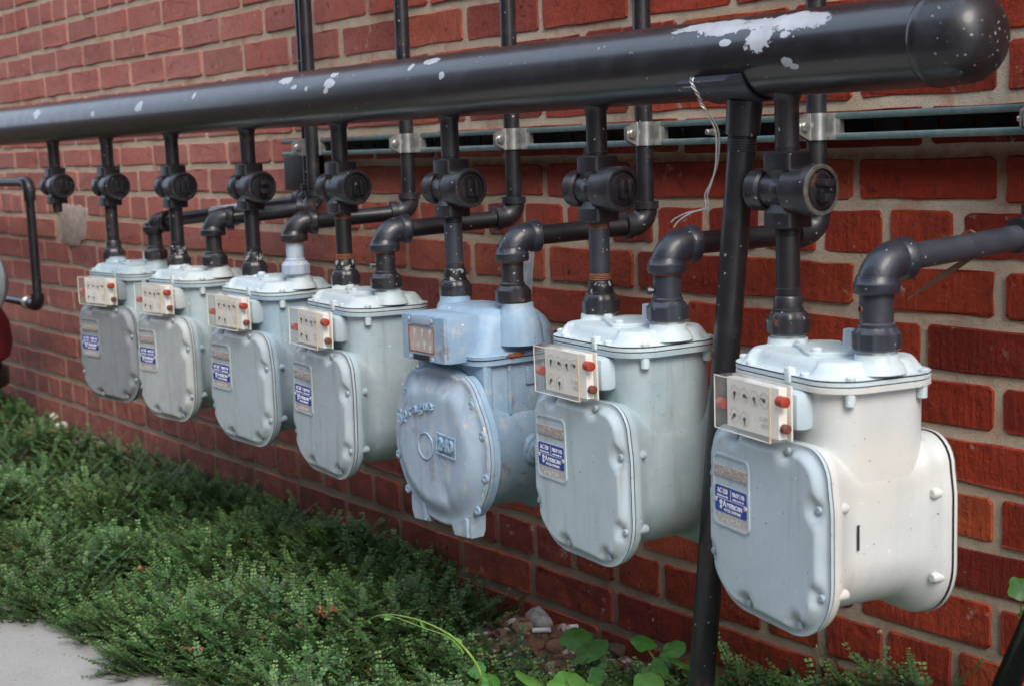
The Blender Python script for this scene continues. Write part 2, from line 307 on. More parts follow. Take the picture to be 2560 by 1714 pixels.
# ------------------------------------------------------------------ mesh helpers
class MB:
    def __init__(s): s.v = []; s.f = []; s.tone = None
    def add(s, vs, fs):
        o = len(s.v); s.v += [tuple(v) for v in vs]; s.f += [tuple(i + o for i in f) for f in fs]; return s
    def loft(s, rings, cap0=True, cap1=True, closed=True):
        n = len(rings[0]); vs = [p for r in rings for p in r]; fs = []
        for i in range(len(rings) - 1):
            for j in range(n if closed else n - 1):
                a = i * n + j; b = i * n + (j + 1) % n; fs.append((a, b, b + n, a + n))
        if cap0: fs.append(tuple(range(n))[::-1])
        if cap1: fs.append(tuple((len(rings) - 1) * n + j for j in range(n)))
        return s.add(vs, fs)
    def lathe(s, prof, at=(0, 0, 0), axis=(0, 0, 1), seg=28, lobes=0, amp=0., caps=True):
        """prof: (t along axis, radius)"""
        q = Vector(axis).normalized().to_track_quat('Z', 'Y'); A = Vector(at); rings = []
        for t, r in prof:
            ring = []
            for k in range(seg):
                a = 2 * PI * k / seg; rr = r * (1 + amp * math.cos(lobes * a)) if lobes else r
                ring.append(tuple(A + q @ Vector((rr * math.cos(a), rr * math.sin(a), t))))
            rings.append(ring)
        return s.loft(rings, caps, caps)
    def tube(s, pts, r, seg=12, caps=True):
        pts = [Vector(p) for p in pts]; n = len(pts); rs = r if isinstance(r, (list, tuple)) else [r] * n
        t0 = (pts[1] - pts[0]).normalized(); up = Vector((0, 0, 1)) if abs(t0.z) < .9 else Vector((0, 1, 0))
        x = t0.cross(up).normalized(); rings = []
        for i in range(n):
            t = (pts[min(i + 1, n - 1)] - pts[max(i - 1, 0)]).normalized()
            x = (x - t * x.dot(t)).normalized(); y = t.cross(x)
            rings.append([tuple(pts[i] + rs[i] * (math.cos(2 * PI * k / seg) * x + math.sin(2 * PI * k / seg) * y)) for k in range(seg)])
        return s.loft(rings, caps, caps)
    def box(s, x0, x1, y0, y1, z0, z1, b=0.0):
        if b <= 0:
            vs = [(x, y, z) for z in (z0, z1) for y in (y0, y1) for x in (x0, x1)]
            return s.add(vs, [(0, 2, 3, 1), (4, 5, 7, 6), (0, 1, 5, 4), (2, 6, 7, 3), (0, 4, 6, 2), (1, 3, 7, 5)])
        bm = bmesh.new(); bmesh.ops.create_cube(bm, size=1)
        bmesh.ops.scale(bm, vec=(x1 - x0, y1 - y0, z1 - z0), verts=bm.verts); bmesh.ops.translate(bm, vec=((x0 + x1) / 2, (y0 + y1) / 2, (z0 + z1) / 2), verts=bm.verts)
        bmesh.ops.bevel(bm, geom=list(bm.edges), offset=b, segments=2, affect='EDGES', profile=.6)
        bm.verts.index_update(); vs = [tuple(v.co) for v in bm.verts]; fs = [tuple(v.index for v in f.verts) for f in bm.faces]; bm.free()
        return s.add(vs, fs)
    def prism(s, outl, y0, y1, plane='xz', b=0.):
        """extrude an outline; plane xz extrudes along y, xy extrudes along z"""
        def P(p, t, sc=1.): return (p[0], t, p[1]) if plane == 'xz' else (p[0], p[1], t)
        if b:
            cx = sum(p[0] for p in outl) / len(outl); cz = sum(p[1] for p in outl) / len(outl)
            def ins(p):
                d = math.hypot(p[0] - cx, p[1] - cz); k = max(0, d - b) / d; return (cx + (p[0] - cx) * k, cz + (p[1] - cz) * k)
            rings = [[P(ins(p), y0) for p in outl], [P(p, y0 + (b if y1 > y0 else -b)) for p in outl], [P(p, y1 - (b if y1 > y0 else -b)) for p in outl], [P(ins(p), y1) for p in outl]]
        else: rings = [[P(p, y0) for p in outl], [P(p, y1) for p in outl]]
        return s.loft(rings)
    def mesh(s, name, mat, smooth=35):
        me = bpy.data.meshes.new(name); me.from_pydata(s.v, [], s.f); me.update()
        bm = bmesh.new(); bm.from_mesh(me); bmesh.ops.recalc_face_normals(bm, faces=bm.faces); bm.to_mesh(me); bm.free()
        if smooth:
            me.shade_smooth(); me.set_sharp_from_angle(angle=math.radians(smooth))
        if mat: me.materials.append(M[mat])
        return me
    def build(s, name, mat, parent=None, smooth=35, **kw): return obj(name, s.mesh(name, mat, smooth), parent, **kw)

def obj(name, me, parent=None, label=None, cat=None, group=None, kind=None):
    o = bpy.data.objects.new(name, me); COL.objects.link(o)
    if parent: o.parent = parent
    if label: o['label'] = label
    if cat: o['category'] = cat
    if group: o['group'] = group
    if kind: o['kind'] = kind
    return o
def thing(name, label, cat, loc=(0, 0, 0), rz=0, group=None):
    o = bpy.data.objects.new(name, None); COL.objects.link(o); o.location = loc; o.rotation_euler = (0, 0, rz); o.empty_display_size = .05
    o['label'] = label; o['category'] = cat
    if group: o['group'] = group
    return o
def remat(o, m):
    o.material_slots[0].link = 'OBJECT'; o.material_slots[0].material = M[m]

def rrect(hu, hv, r, n=8, cx=0, cz=0):
    pts = []
    for (sx, sz, a0) in ((1, 1, 0), (-1, 1, 90), (-1, -1, 180), (1, -1, 270)):
        for k in range(n + 1):
            a = math.radians(a0 + 90 * k / n); pts.append((cx + sx * (hu - r) + r * math.cos(a), cz + sz * (hv - r) + r * math.sin(a)))
    return pts

# ================================================================== SETTING
def ground_z(x): return -.80 + .05 * min(1, max(0, (-x - 2.6) / 1.8))
# ground sheet
g = MB(); xs = [-60, -8, -6, -5, -4.4, -4, -3.6, -3.2, -2.8, -2.4, -1, 1, 60]; ys = [-60, -2.3, -.62, .02, 60]
vs = [(x, y, ground_z(x) - (.03 if y < -1 or y > 0.5 else 0)) for y in ys for x in xs]; nx = len(xs)
g.add(vs, [(j * nx + i, j * nx + i + 1, (j + 1) * nx + i + 1, (j + 1) * nx + i) for j in range(len(ys) - 1) for i in range(nx - 1)])
g.build('ground', 'soil', kind='structure', label='dark brown soil bed at the foot of the wall', smooth=0)
g = MB(); g.add([(-60, -60, -.815), (60, -60, -.815), (60, -2.2, -.815), (-60, -2.2, -.815)], [(0, 1, 2, 3)])
g.build('yard', 'yard', kind='structure', smooth=0)
# unseen plain brick building, added behind the camera to darken the pipe reflections
g = MB(); g.box(-15, 11, -15, -6.6, -.84, 6.2, .03); g.build('reflection_blocker', 'blocker_brick', kind='structure', smooth=0)
# sidewalk slab with a worn edge
edge = [(-8.0, -.66), (-4.2, -.64), (-3.2, -.65), (-2.75, -.665), (-2.50, -.645), (-2.40, -.625), (-2.28, -.60), (-2.12, -.59), (-2.0, -.575), (-1.8, -.56), (-1.5, -.55), (-1, -.54), (0, -.54), (3, -.54)]
top = -.787
g = MB(); ring0 = [(x, y + .004, top - .006) for x, y in edge]; ring1 = [(x, y - .004, top) for x, y in edge]; bot = [(x, y + .004, top - .12) for x, y in edge]; back = [(x, -1.75, top) for x, y in edge]
n = len(edge); g.add(bot + ring0 + ring1 + back, [(r * n + i, r * n + i + 1, (r + 1) * n + i + 1, (r + 1) * n + i) for r in range(3) for i in range(n - 1)])
g.build('sidewalk', 'concrete', kind='structure', label='pale concrete path edge overgrown by the creeper', smooth=0)

# ------------------------------------------------------------------ brick wall, brick by brick
wall = thing('brick_wall', 'red brick wall with pale thick mortar joints behind the gas meters', 'wall', (0, 0, -.8))
OFF = .8      # children are given in world heights; the wall's origin is at its foot
beds = [-.826, -.7595, -.6885, -.619, -.5519, -.4874, -.4212, -.3552, -.2889, -.2219, -.1545, -.0879, -.024, .0352, .1033, .1707, .2386, .3023, .3688, .4368, .504, .571]
while beds[-1] < 2.9: beds.append(beds[-1] + .0672)
beds = [-.893] + beds
i0 = beds.index(-.0879)          # top bed of the header course B
def jx(n):                       # n-th stretcher joint going left from x=-0.972
    return -.972 - n * .2072 if n <= 5 else -2.008 - (n - 5) * .2021
def brick_mesh(L, H, depth=.016, N=16, seed=0, jit=.0019):
    r = random.Random(seed); cr = .0048; hl, hh = L / 2, H / 2; pts = []
    # outline: corners rounded or knocked off, sides wandering
    kc = [r.choice((.6, 1, 1, 1.2, 1.5)) for _ in range(4)]
    side = max(1, (N - 8) // 4)
    for (sx, sz, ax) in ((1, 1, 0), (-1, 1, 1), (-1, -1, 2), (1, -1, 3)):
        q = kc[ax] * (1 if sx * sz else 1); c = (sx * (hl - q * cr * r.uniform(.4, 1.2)), sz * hh); d = (sx * hl, sz * (hh - q * cr * r.uniform(.4, 1.0)))
        pts += ([d, c] if ax in (0, 2) else [c, d])
        nxt = {0: (-1, 0), 1: (0, -1), 2: (1, 0), 3: (0, 1)}[ax]
        long_ = nxt[0] != 0; k = (side + 1 if long_ else max(1, side - 1))
        if N < 14: k = 0
        for q in range(k):
            f = (q + 1) / (k + 1); j = r.uniform(-jit, jit * .5)
            if ax == 0: pts.append((hl - 2 * hl * f, hh + j))
            if ax == 1: pts.append((-hl - j, hh - 2 * hh * f))
            if ax == 2: pts.append((-hl + 2 * hl * f, -hh - j))
            if ax == 3: pts.append((hl + j, -hh + 2 * hh * f))
    n = len(pts); m = MB(); b = .0017
    f = [(p[0] - math.copysign(b, p[0]), r.uniform(-.0009, .0009), p[1] - math.copysign(b, p[1])) for p in pts]
    o = [(p[0] + r.uniform(-.0006, .0006), .0036, p[1] + r.uniform(-.0006, .0006)) for p in pts]
    m.add(f + o, [tuple(range(n))] + [(i, i + n, (i + 1) % n + n, (i + 1) % n) for i in range(n)])
    return m
bricks = []
for i in range(len(beds) - 1):
    zb, zt = beds[i], beds[i + 1]; k = i - i0      # course above bed i; course k=-1 is B
    js = []
    if (k + 1) % 8 == 0:        # header course
        off = -.058 if k < 4 else .0
        for n_ in range(-14, 40):
            a, b_ = jx(n_), jx(n_ + 1); js += [a + off, (a + b_) / 2 + off]
    else:
        half = (k % 2 == 1)
        if k == -10: half = None
        for n_ in range(-14, 40):
            a, b_ = jx(n_), jx(n_ + 1)
            js.append(a if half is False else ((a + b_) / 2 if half else a - .065))
    js.sort()
    for a, b_ in zip(js[:-1], js[1:]):
        if b_ > .9 or a < -8: continue
        r = random.Random(int((a * 977 + zb * 7919) * 10) & 0xffff)
        gapx = r.uniform(.0085, .0150); gapz = r.uniform(.0100, .0145)
        c = ((a + b_) / 2 + r.uniform(-.0015, .0015), -.0002 + r.uniform(-.0012, .0008), (zb + zt) / 2 + r.uniform(-.001, .001))
        bricks.append((b_ - a - gapx, zt - zb - gapz, c))
def score(b):
    L, H, c = b; q = []
    for sx in (-.5, .5):
        for sz in (-.5, .5):
            p = project((c[0] + sx * L, 0, c[2] + sz * H))
            if p is None: return 0
            q.append((min(2560, max(0, p[0])), min(1714, max(0, p[1]))))
    return (max(p[0] for p in q) - min(p[0] for p in q)) * (max(p[1] for p in q) - min(p[1] for p in q))
bricks.sort(key=score, reverse=True)
variants = {}
def bvar(L, H, k):
    key = (L > .14, k)
    if key not in variants:
        variants[key] = brick_mesh(.191 if key[0] else .089, .0535, seed=k + (100 if key[0] else 0)).mesh('brick', 'brick', smooth=0)
    return variants[key], (.191 if key[0] else .089), .0535
# the broken-out spot filled with grey mortar
PX0, PX1, PZ0, PZ1 = -3.99, -3.80, -.222, -.120
for idx, (L, H, c) in enumerate(bricks[:300]):
    if PX0 - .02 < c[0] < PX1 + .03 and -.22 < c[2] < -.155: continue
    me, l0, h0 = bvar(L, H, idx % 16)
    o = obj('brick', me, wall); o.location = (c[0], c[1], c[2] + OFF); o.scale = (L / l0 * (1 if idx % 2 else -1), 1, H / h0)
    o.rotation_euler = (0, random.uniform(-.004, .004), random.uniform(-.004, .004))
rest = MB(); rnd = []
for idx, (L, H, c) in enumerate(bricks[300:]):
    if PX0 - .02 < c[0] < PX1 + .03 and -.22 < c[2] < -.155: continue
    m = brick_mesh(L, H, N=16 if score((L, H, c)) > 10 else 8, seed=idx + 1000)
    rest.add([(v[0] + c[0], v[1] + c[1], v[2] + c[2] + OFF) for v in m.v], m.f); rnd += [random.random()] * len(m.v)
o = rest.build('brick', 'brick', wall, smooth=0); o['kind'] = 'stuff'
at = o.data.attributes.new('rnd', 'FLOAT', 'POINT'); at.data.foreach_set('value', rnd)
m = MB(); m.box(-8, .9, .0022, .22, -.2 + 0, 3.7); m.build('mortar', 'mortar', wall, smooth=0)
m = MB(); pl = []
for k in range(26):
    a = 2 * PI * k / 26; rr = 1 + .12 * math.sin(3 * a + 1) + .07 * math.sin(7 * a)
    pl.append(((PX0 + PX1) / 2 + .098 * rr * math.copysign(abs(math.cos(a)) ** .4, math.cos(a)), (PZ0 + PZ1) / 2 + OFF + .056 * rr * math.copysign(abs(math.sin(a)) ** .4, math.sin(a))))
m.loft([[(p[0], .0025, p[1]) for p in pl], [(p[0], -.0015, p[1]) for p in pl], [((p[0] - (PX0 + PX1) / 2) * .8 + (PX0 + PX1) / 2, -.004, (p[1] - (PZ0 + PZ1) / 2 - OFF) * .8 + (PZ0 + PZ1) / 2 + OFF) for p in pl]], False)
m.build('mortar_patch', 'patch', wall)

# ================================================================== MANIFOLD
YM, ZM, RM = -.25, .0865, .0445
XE = -.872       # start of the domed end
mani = thing('gas_manifold_pipe', 'long thick black horizontal gas header pipe above all the meters, paint flaking', 'pipe', (-2.5, YM, ZM))
mx = lambda x: x + 2.5
m = MB(); m.lathe([(0, RM), (4.4, RM)] if False else [(i * .1, RM) for i in range(41)] + [(XE + 5.0, RM)], at=(mx(-5.0), 0, 0), axis=(1, 0, 0), seg=64)
m.build('pipe', 'manifold', mani)
m = MB(); prof = [(0, RM), (.012, RM + .0003), (.03, RM - .0005)] + [(.03 + .035 * math.sin(a), (RM - .0005) * (math.cos(a) ** .75)) for a in [PI / 2 * k / 12 for k in range(1, 12)]] + [(.0652, .001)]
m.lathe(prof, at=(mx(XE), 0, 0), axis=(1, 0, 0), seg=64); m.build('end_cap', 'cap', mani, smooth=50)
m = MB(); m.lathe([(-.006, RM - .001), (-.003, RM + .0012), (.002, RM + .0014), (.006, RM - .001)], at=(mx(XE), 0, 0), axis=(1, 0, 0), seg=64); m.build('weld_bead', 'manifold', mani)

# ================================================================== DROP PIPES WITH VALVES (x, label)
drops = [(-1.066, 'second-nearest'), (-1.380, ''), (-1.701, ''), (-2.010, ''), (-2.328, ''), (-2.649, ''), (-2.979, ''), (-3.301, '')]
inlets = [(-1.058 - .003, -.214), (-1.381, -.210), (-1.698, -.211), (-2.010, -.209), (-2.327, -.205), (-2.646, -.205), (-2.972, -.208)]
RP = .0131
def drop_pipe(x, k, capped=False):
    lab = {0: 'black drop pipe with valve above the nearest meter, right of the leaning support leg', 1: 'black drop pipe with valve just left of the leaning support leg',
           2: 'black drop pipe with valve above the light blue round meter', 3: 'black drop pipe with valve above the grey meter left of the blue one',
           4: 'black drop pipe with valve above the fifth meter from the right', 5: 'black drop pipe with valve above the second meter from the left',
           6: 'black drop pipe with valve above the farthest, leftmost meter', 7: 'short black drop pipe ending in a plugged valve with no meter below'}[k]
    t = thing('drop_pipe', lab, 'gas pipe', (x, YM, -.214 if not capped else -.12), 0, 'valved drop pipes hanging from the header')
    z0 = .214 if not capped else .12
    Z = lambda z: z + z0
    m = MB(); m.lathe([(Z(-.020), RP), (Z(.034), RP), (Z(.041), RP + .002), (Z(.047), RP + .0045)]); m.build('upper_pipe', 'black' if k % 2 else 'black2', t)
    m = MB()
    for j in range(4): m.lathe([(Z(-.0195 + j * .0022), RP - .0004), (Z(-.0188 + j * .0022), RP + .0008), (Z(-.0178 + j * .0022), RP - .0004)])
    m.build('thread', 'black2', t)
    # valve: square hubs top and bottom, plug drum along x
    v = MB(); hub = rrect(.0195, .0195, .005, 3)
    v.loft([[(p[0], p[1], Z(zz)) for p in [(q[0] * sc, q[1] * sc) for q in hub]] for zz, sc in ((-.0165, .93), (-.018, 1), (-.036, 1), (-.038, .92), (-.046, .75))])
    v.loft([[(p[0], p[1], Z(zz)) for p in [(q[0] * sc, q[1] * sc) for q in hub]] for zz, sc in ((-.0985, .93), (-.097, 1), (-.082, 1), (-.079, .86), (-.068, .6))])
    v.lathe([(-.030, .0185), (-.012, .0195), (.004, .0215), (.010, .0268), (.030, .0278), (.046, .0278), (.0485, .0262), (.0485, .0225), (.0455, .0215)], at=(0, 0, Z(-.0575)), axis=(1, 0, 0), seg=40)
    vo = v.build('valve', 'valve', t)
    e = MB(); e.lathe([(-.0255, .0205), (-.029, .0232), (-.044, .0232), (-.0475, .020), (-.0475, .001)], at=(0, 0, Z(-.0575)), axis=(1, 0, 0), seg=32)
    e.lathe([(-.0005, .0001), (0, .0035), (.0012, .0035), (.0012, .0016), (-.0006, .0014)], at=(-.038, -.0228, Z(-.062)), axis=(0, -1, 0), seg=10)
    e.build('end_nut', 'valve', vo)
    h = MB(); c = Z(-.0575)
    q_ = MB(); q_.lathe([(.0470, .0276), (.0486, .0268), (.0490, .0245), (.0487, .0226)], at=(0, 0, c), axis=(1, 0, 0), seg=40, caps=False); q_.build('rim', 'dusty' if k == 0 else 'black2', vo)
    h.lathe([(.0448, .0208), (.0462, .0205), (.0462, .0012)], at=(0, 0, c), axis=(1, 0, 0), seg=36)
    h.lathe([(.0445, .0182), (.0472, .0178), (.0474, .0164), (.0445, .016)], at=(0, 0, c), axis=(1, 0, 0), seg=36)
    if k in (0, 4):
        h.box(.046, .060, -.0075, .0075, c - .0115, c - .004, .0012); h.box(.046, .060, -.0075, .0075, c + .004, c + .0115, .0012); h.box(.046, .053, -.006, .006, c - .004, c + .004, .0008)
    else:
        h.box(.046, .0545, -.0085, -.0035, c - .0115, c + .0115, .0012); h.box(.046, .0545, .0035, .0085, c - .0115, c + .0115, .0012); h.box(.046, .050, -.004, .004, c - .0125, c - .006, .0008)
    h.build('plug_head', 'black2' if k == 0 else 'valve', vo)
    pl_ = MB(); pl_.box(-.004, .004, -.0215, -.0180, c - .004, c + .005, .0008); pl_.build('valve_badge', 'valve', vo)
    if capped:
        m = MB(); m.lathe([(Z(-.118), .008), (Z(-.116), .0105), (Z(-.098), .0115)], seg=8); m.build('plug', 'black', t); return t
    m = MB(); m.lathe([(Z(-.174), RP), (Z(-.098), RP)]); m.build('lower_pipe', {0: 'black', 1: 'greypipe', 2: 'greypipe'}.get(k, 'black'), t)
    for q_ in (0, 1):
     m = MB()
     for j in range(4): m.lathe([(Z(-.1005 - j * .0022), RP - .0004), (Z(-.0998 - j * .0022), RP + .0009), (Z(-.0988 - j * .0022), RP - .0004)]) if q_ else m.lathe([(Z(-.1715 + j * .0022), RP - .0004), (Z(-.1708 + j * .0022), RP + .0009), (Z(-.1698 + j * .0022), RP - .0004)])
     m.build('thread', 'black2' if k not in (1, 3) else 'rustband', t)
    m = MB(); m.lathe([(Z(-.190), .0172), (Z(-.1865), .0172), (Z(-.1855), .0160), (Z(-.1735), .0158), (Z(-.1720), .0148), (Z(-.1715), .0128)]); m.build('collar', {1: 'chipped', 3: 'chipped', 4: 'chipped', 5: 'chipped', 2: 'chipped'}.get(k, 'black2'), t)
    m = MB(); m.lathe([(Z(-.214), .0200), (Z(-.212), .0232), (Z(-.197), .0236), (Z(-.1965), .0215), (Z(-.192), .0205), (Z(-.189), .0178)], seg=48, lobes=8, amp=.035)
    m.build('union_nut', 'black2', t)
    return t
for k, (x, _) in enumerate(drops): drop_pipe(x, k, k == 7)

# ================================================================== OUTLET PIPES
# outlet centre (x, y, z of lid boss top), riser (x, y), material of the nipple
outs = {7: (-.919, -.284, -.214), 6: (-1.234, -.272, -.210), 5: (-1.553, -.258, -.211), 4: (-1.859, -.268, -.209), 3: (-2.175, -.250, -.205), 2: (-2.494, -.247, -.205), 1: (-2.819, -.224, -.208)}
risers = {7: (-.884, -.060, -.112), 6: (-1.190, -.060, -.118), 5: (-1.501, -.060, -.116), 4: (-1.805, -.060, -.112), 3: (-2.105, -.060, -.108), 2: (-2.400, -.080, -.104), 1: (-2.450, -.060, -.092)}
olab = {7: 'dusty blue-black outlet pipe of the nearest meter, cut by the right edge of the photo', 6: 'dark outlet pipe running behind the leaning support leg to the wall', 5: 'dark outlet pipe with elbow from the light blue round meter to the wall',
        4: 'outlet pipe with rusty thread and small bleed screw left of the blue meter', 3: 'outlet pipe with pale blue painted nipple under a black elbow', 2: 'black outlet pipe rising to the front one of the paired risers', 1: 'black outlet pipe of the farthest meter rising to the rear one of the paired risers'}
def arc(c, a, b, r, n=9):      # quarter bend from direction a to b around corner point c
    a = Vector(a); b = Vector(b); c = Vector(c); ctr = c - a * r + b * r; out = []
    for k in range(n + 1):
        t = PI / 2 * k / n; out.append(ctr - b * r * math.cos(t) + a * r * math.sin(t))
    return out
for k in outs:
    ox, oy, oz = outs[k]; rx, ry, rz = risers[k]
    t = thing('outlet_pipe', olab[k], 'gas pipe', (ox, oy, oz), 0, 'outlet pipes from the meters to the wall')
    ez = .0885 if k != 1 else .078
    D = Vector((rx - ox, ry - oy, rz - (oz + ez))); Ld = D.length; d = D.normalized(); up = Vector((0, 0, 1))
    dh = Vector((d.x, d.y, 0)).normalized()
    nm = {3: 'bluenip', 7: 'greypipe', 6: 'greypipe', 5: 'black2'}.get(k, 'black2'); em = {7: 'elbow', 6: 'elbow', 5: 'elbow', 4: 'elbow'}.get(k, 'black')
    rN = .0168 if k in (7, 6) else .0150
    m = MB(); m.lathe([(.020, rN), (.062, rN)]); m.lathe([(.018, rN + .002), (.026, rN + .002), (.028, rN)]); m.build('nipple', nm, t)
    if k in (3, 4, 5, 6): m = MB(); m.lathe([(.0535, .0134), (.054, rN + .0006), (.060, rN + .0006), (.0605, .0134)]); m.build('thread', 'rustband', t)
    m = MB(); m.lathe([(0, .0205), (.002, .0238), (.017, .0242), (.0185, .022), (.023, .019)], seg=48, lobes=(8 if k != 7 else 12), amp=.035); m.build('union_nut', 'bluenip' if k == 3 else ('greypipe' if k in (7, 6) else 'black2'), t)
    # elbow
    m = MB(); m.lathe([(.056, .0150), (.0565, .0222), (.0585, .0232), (.0665, .0232), (.0685, .0215), (.0745, .0198)], seg=32)
    Rb = .026; c = Vector((0, 0, ez)); pts = [Vector((0, 0, .062))] + arc(c, up, dh, Rb) + [dh * .030 + c]
    m.tube(pts, [.0196] * len(pts), 24)
    m.lathe([(.026, .0196), (.0285, .0215), (.0385, .0222), (.0400, .0205), (.0402, .0132)], at=c, axis=dh, seg=32)
    m.build('elbow', em, t)
    if k in (4, 6): m = MB(); m.lathe([(0, .0032), (.019, .0032), (.019, .0046), (.0235, .0046)], at=(0, 0, .036), axis=(-.5, -.85, 0), seg=8); m.build('bleed_screw', 'chipped' if k == 4 else 'greypipe', t)
    if k == 7:
        m = MB(); m.lathe([(0, .0045), (.0178, .0045), (.0182, .0030), (.0165, .0028)], at=(0, 0, .041), axis=(-.45, -.9, 0), seg=12); m.build('bleed_port', 'brownplug', t)
    m = MB(); a = c + dh * .030; b_ = Vector((rx - ox, ry - oy, rz - oz)) - d * .016
    m.tube([a, b_], .0134, 24); m.build('return_pipe', 'greypipe' if k == 7 else 'black', t)
    # riser elbow and riser
    re_ = Vector((rx - ox, ry - oy, rz - oz)); m = MB(); da = Vector((d.x, d.y, 0)).normalized()
    m.tube([re_ - da * .026] + arc(re_, da, up, .022) + [re_ + up * .024], .0165, 20)
    m.lathe([(-.0005, .0132), (0, .0188), (.010, .0188), (.011, .0165)], at=re_ - da * .034, axis=da, seg=28); m.lathe([(0, .0165), (.001, .0188), (.011, .0188), (.0115, .0125)], at=re_ + up * .021, axis=up, seg=28)
    m.build('wall_elbow', 'black2', t)
    m = MB(); m.tube([re_ + up * .025, re_ + up * .6, re_ + up * 1.4, re_ + up * 2.6], .0124, 20); m.build('riser_pipe', 'black', t)
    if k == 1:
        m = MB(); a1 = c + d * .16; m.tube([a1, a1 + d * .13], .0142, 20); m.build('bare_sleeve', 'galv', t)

# ================================================================== STRUT CHANNEL, CLAMPS
st_ = thing('strut_channel', 'green-grey slotted steel channel bolted along the wall, open side out', 'channel', (-1.6, 0, 0))
SX0, SX1, ZT, ZB = -2.592 + 1.6, .3 + 1.6, .0262, -.0072
m = MB(); m.box(SX0, SX1, -.041, -.0005, ZT - .0018, ZT, 0); m.box(SX0, SX1, -.041, -.0005, ZB, ZB + .0018, 0)
m.build('web', 'strut', st_, smooth=0)
m = MB()
for z, sg in ((ZT, -1), (ZB, 1)):
    o_ = [(-.0410, z + sg * .0005), (-.0418, z + sg * .002), (-.0418, z + sg * .0065), (-.0405, z + sg * .0085), (-.034, z + sg * .0085), (-.034, z + sg * .007), (-.0385, z + sg * .006), (-.0395, z + sg * .0018)]
    m.loft([[(SX0, p[0], p[1]) for p in o_], [(SX1, p[0], p[1]) for p in o_]])
m.build('lip', 'strut', st_, smooth=50)
m = MB(); m.box(SX0, SX1, -.0025, -.0004, ZB + .002, .0035, 0); m.box(SX0, SX1, -.0025, -.0004, .0155, ZT - .002, 0)
x = SX0 + .01
while x < SX1: m.box(x, x + .038, -.00245, -.00045, .0035, .0155, 0); x += .048
m.build('back_plate', 'iron', st_, smooth=0)
m = MB(); m.box(-2.588 + 1.6, -2.50 + 1.6, -.0405, -.0005, -.074, -.0085, .002); m.build('end_bracket', 'iron', st_)
m = MB(); m.lathe([(0, .004), (.052, .004), (.053, .003)], at=(-1.385 + 1.6, -.001, .0085), axis=(0, -1, 0), seg=10); m.lathe([(.036, .0055), (.041, .0055)], at=(-1.385 + 1.6, -.001, .0085), axis=(0, -1, 0), seg=6); m.build('stud_bolt', 'galv', st_)
def clamp(x, y, lab):
    t = thing('pipe_clamp', lab, 'clamp', (x, y, -.0065), 0, 'zinc pipe clamps on the steel channel')
    z0, z1 = 0, .0325
    for s_ in (1, -1):
        path = [(s_ * .0022, -.034), (s_ * .0022, -.0165)] + [(.0142 * math.sin(a) * s_, -.0142 * math.cos(a)) for a in [math.radians(q) for q in range(14, 131, 12)]] + [(s_ * .0135, .019), (s_ * .0195 if s_ > 0 else -.0125, .021 if s_ < 0 else .020), (s_ * .0205 if s_ > 0 else -.0125, .026)]
        th = .0010; L_ = []; R_ = []
        for i, p in enumerate(path):
            q0 = path[max(0, i - 1)]; q1 = path[min(len(path) - 1, i + 1)]; dx, dy = q1[0] - q0[0], q1[1] - q0[1]; l = math.hypot(dx, dy) or 1; nx_, ny_ = -dy / l * th, dx / l * th
            L_.append((p[0] + nx_, p[1] + ny_)); R_.append((p[0] - nx_, p[1] - ny_))
        n = len(path); m = MB()
        def zz(i, lo):    # ear tapers to a rounded end
            k = .008 if i == 0 else 0; return z0 + k if lo else z1 - k
        vs = [(p[0], p[1], zz(i, 1)) for i, p in enumerate(L_)] + [(p[0], p[1], zz(i, 0)) for i, p in enumerate(L_)] + [(p[0], p[1], zz(i, 0)) for i, p in enumerate(R_)] + [(p[0], p[1], zz(i, 1)) for i, p in enumerate(R_)]
        m.add(vs, [(a * n + i, a * n + i + 1, ((a + 1) % 4) * n + i + 1, ((a + 1) % 4) * n + i) for a in range(4) for i in range(n - 1)] + [(0, n, 2 * n, 3 * n), (n - 1, 4 * n - 1, 3 * n - 1, 2 * n - 1)])
        m.build('clamp_half', 'galv', t, smooth=30)
    m = MB(); m.lathe([(-.010, .0035), (.004, .0035), (.004, .0062), (.0075, .0058), (.0080, .004)], at=(0, -.025, .016), axis=(1, 0, 0), seg=12); m.build('bolt', 'galv', t)
for x, y, lab in ((-1.190, -.06, 'zinc pipe clamp on the riser right of the support leg, rust at its corner'), (-1.501, -.06, 'zinc pipe clamp on the riser just left of the support leg, rusty bolt'), (-1.805, -.06, 'zinc pipe clamp on the riser above the blue meter, third from the right'),
                  (-2.105, -.06, 'zinc pipe clamp on the single riser right of the paired risers'), (-2.450, -.06, 'zinc pipe clamp on the paired risers near the left end of the channel'), (-.884, -.06, 'zinc pipe clamp cut by the right edge of the photo')):
    clamp(x, y, lab)

# ================================================================== SUPPORT LEG
leg = thing('support_leg', 'black leaning pipe leg carrying the header pipe, left of the nearest meter', 'pipe support', (-1.222, YM, -.80))
top_ = Vector((-1.131 + 1.222, 0, .005 + .80)); m = MB(); m.tube([(-.008, 0, -.02), top_], .0158, 28); m.build('leg_pipe', 'black', leg)
d_ = top_.normalized()
m = MB()
for j in range(6): m.lathe([(-.004 - j * .0028, .0155), (-.005 - j * .0028, .0168), (-.006 - j * .0028, .0155)], at=top_, axis=d_)
m.build('thread', 'black2', leg)
m = MB(); m.lathe([(-.003, .0160), (-.002, .0190), (.020, .0196), (.036, .0205)], at=top_, axis=d_, seg=32); m.build('collar', 'black', leg)
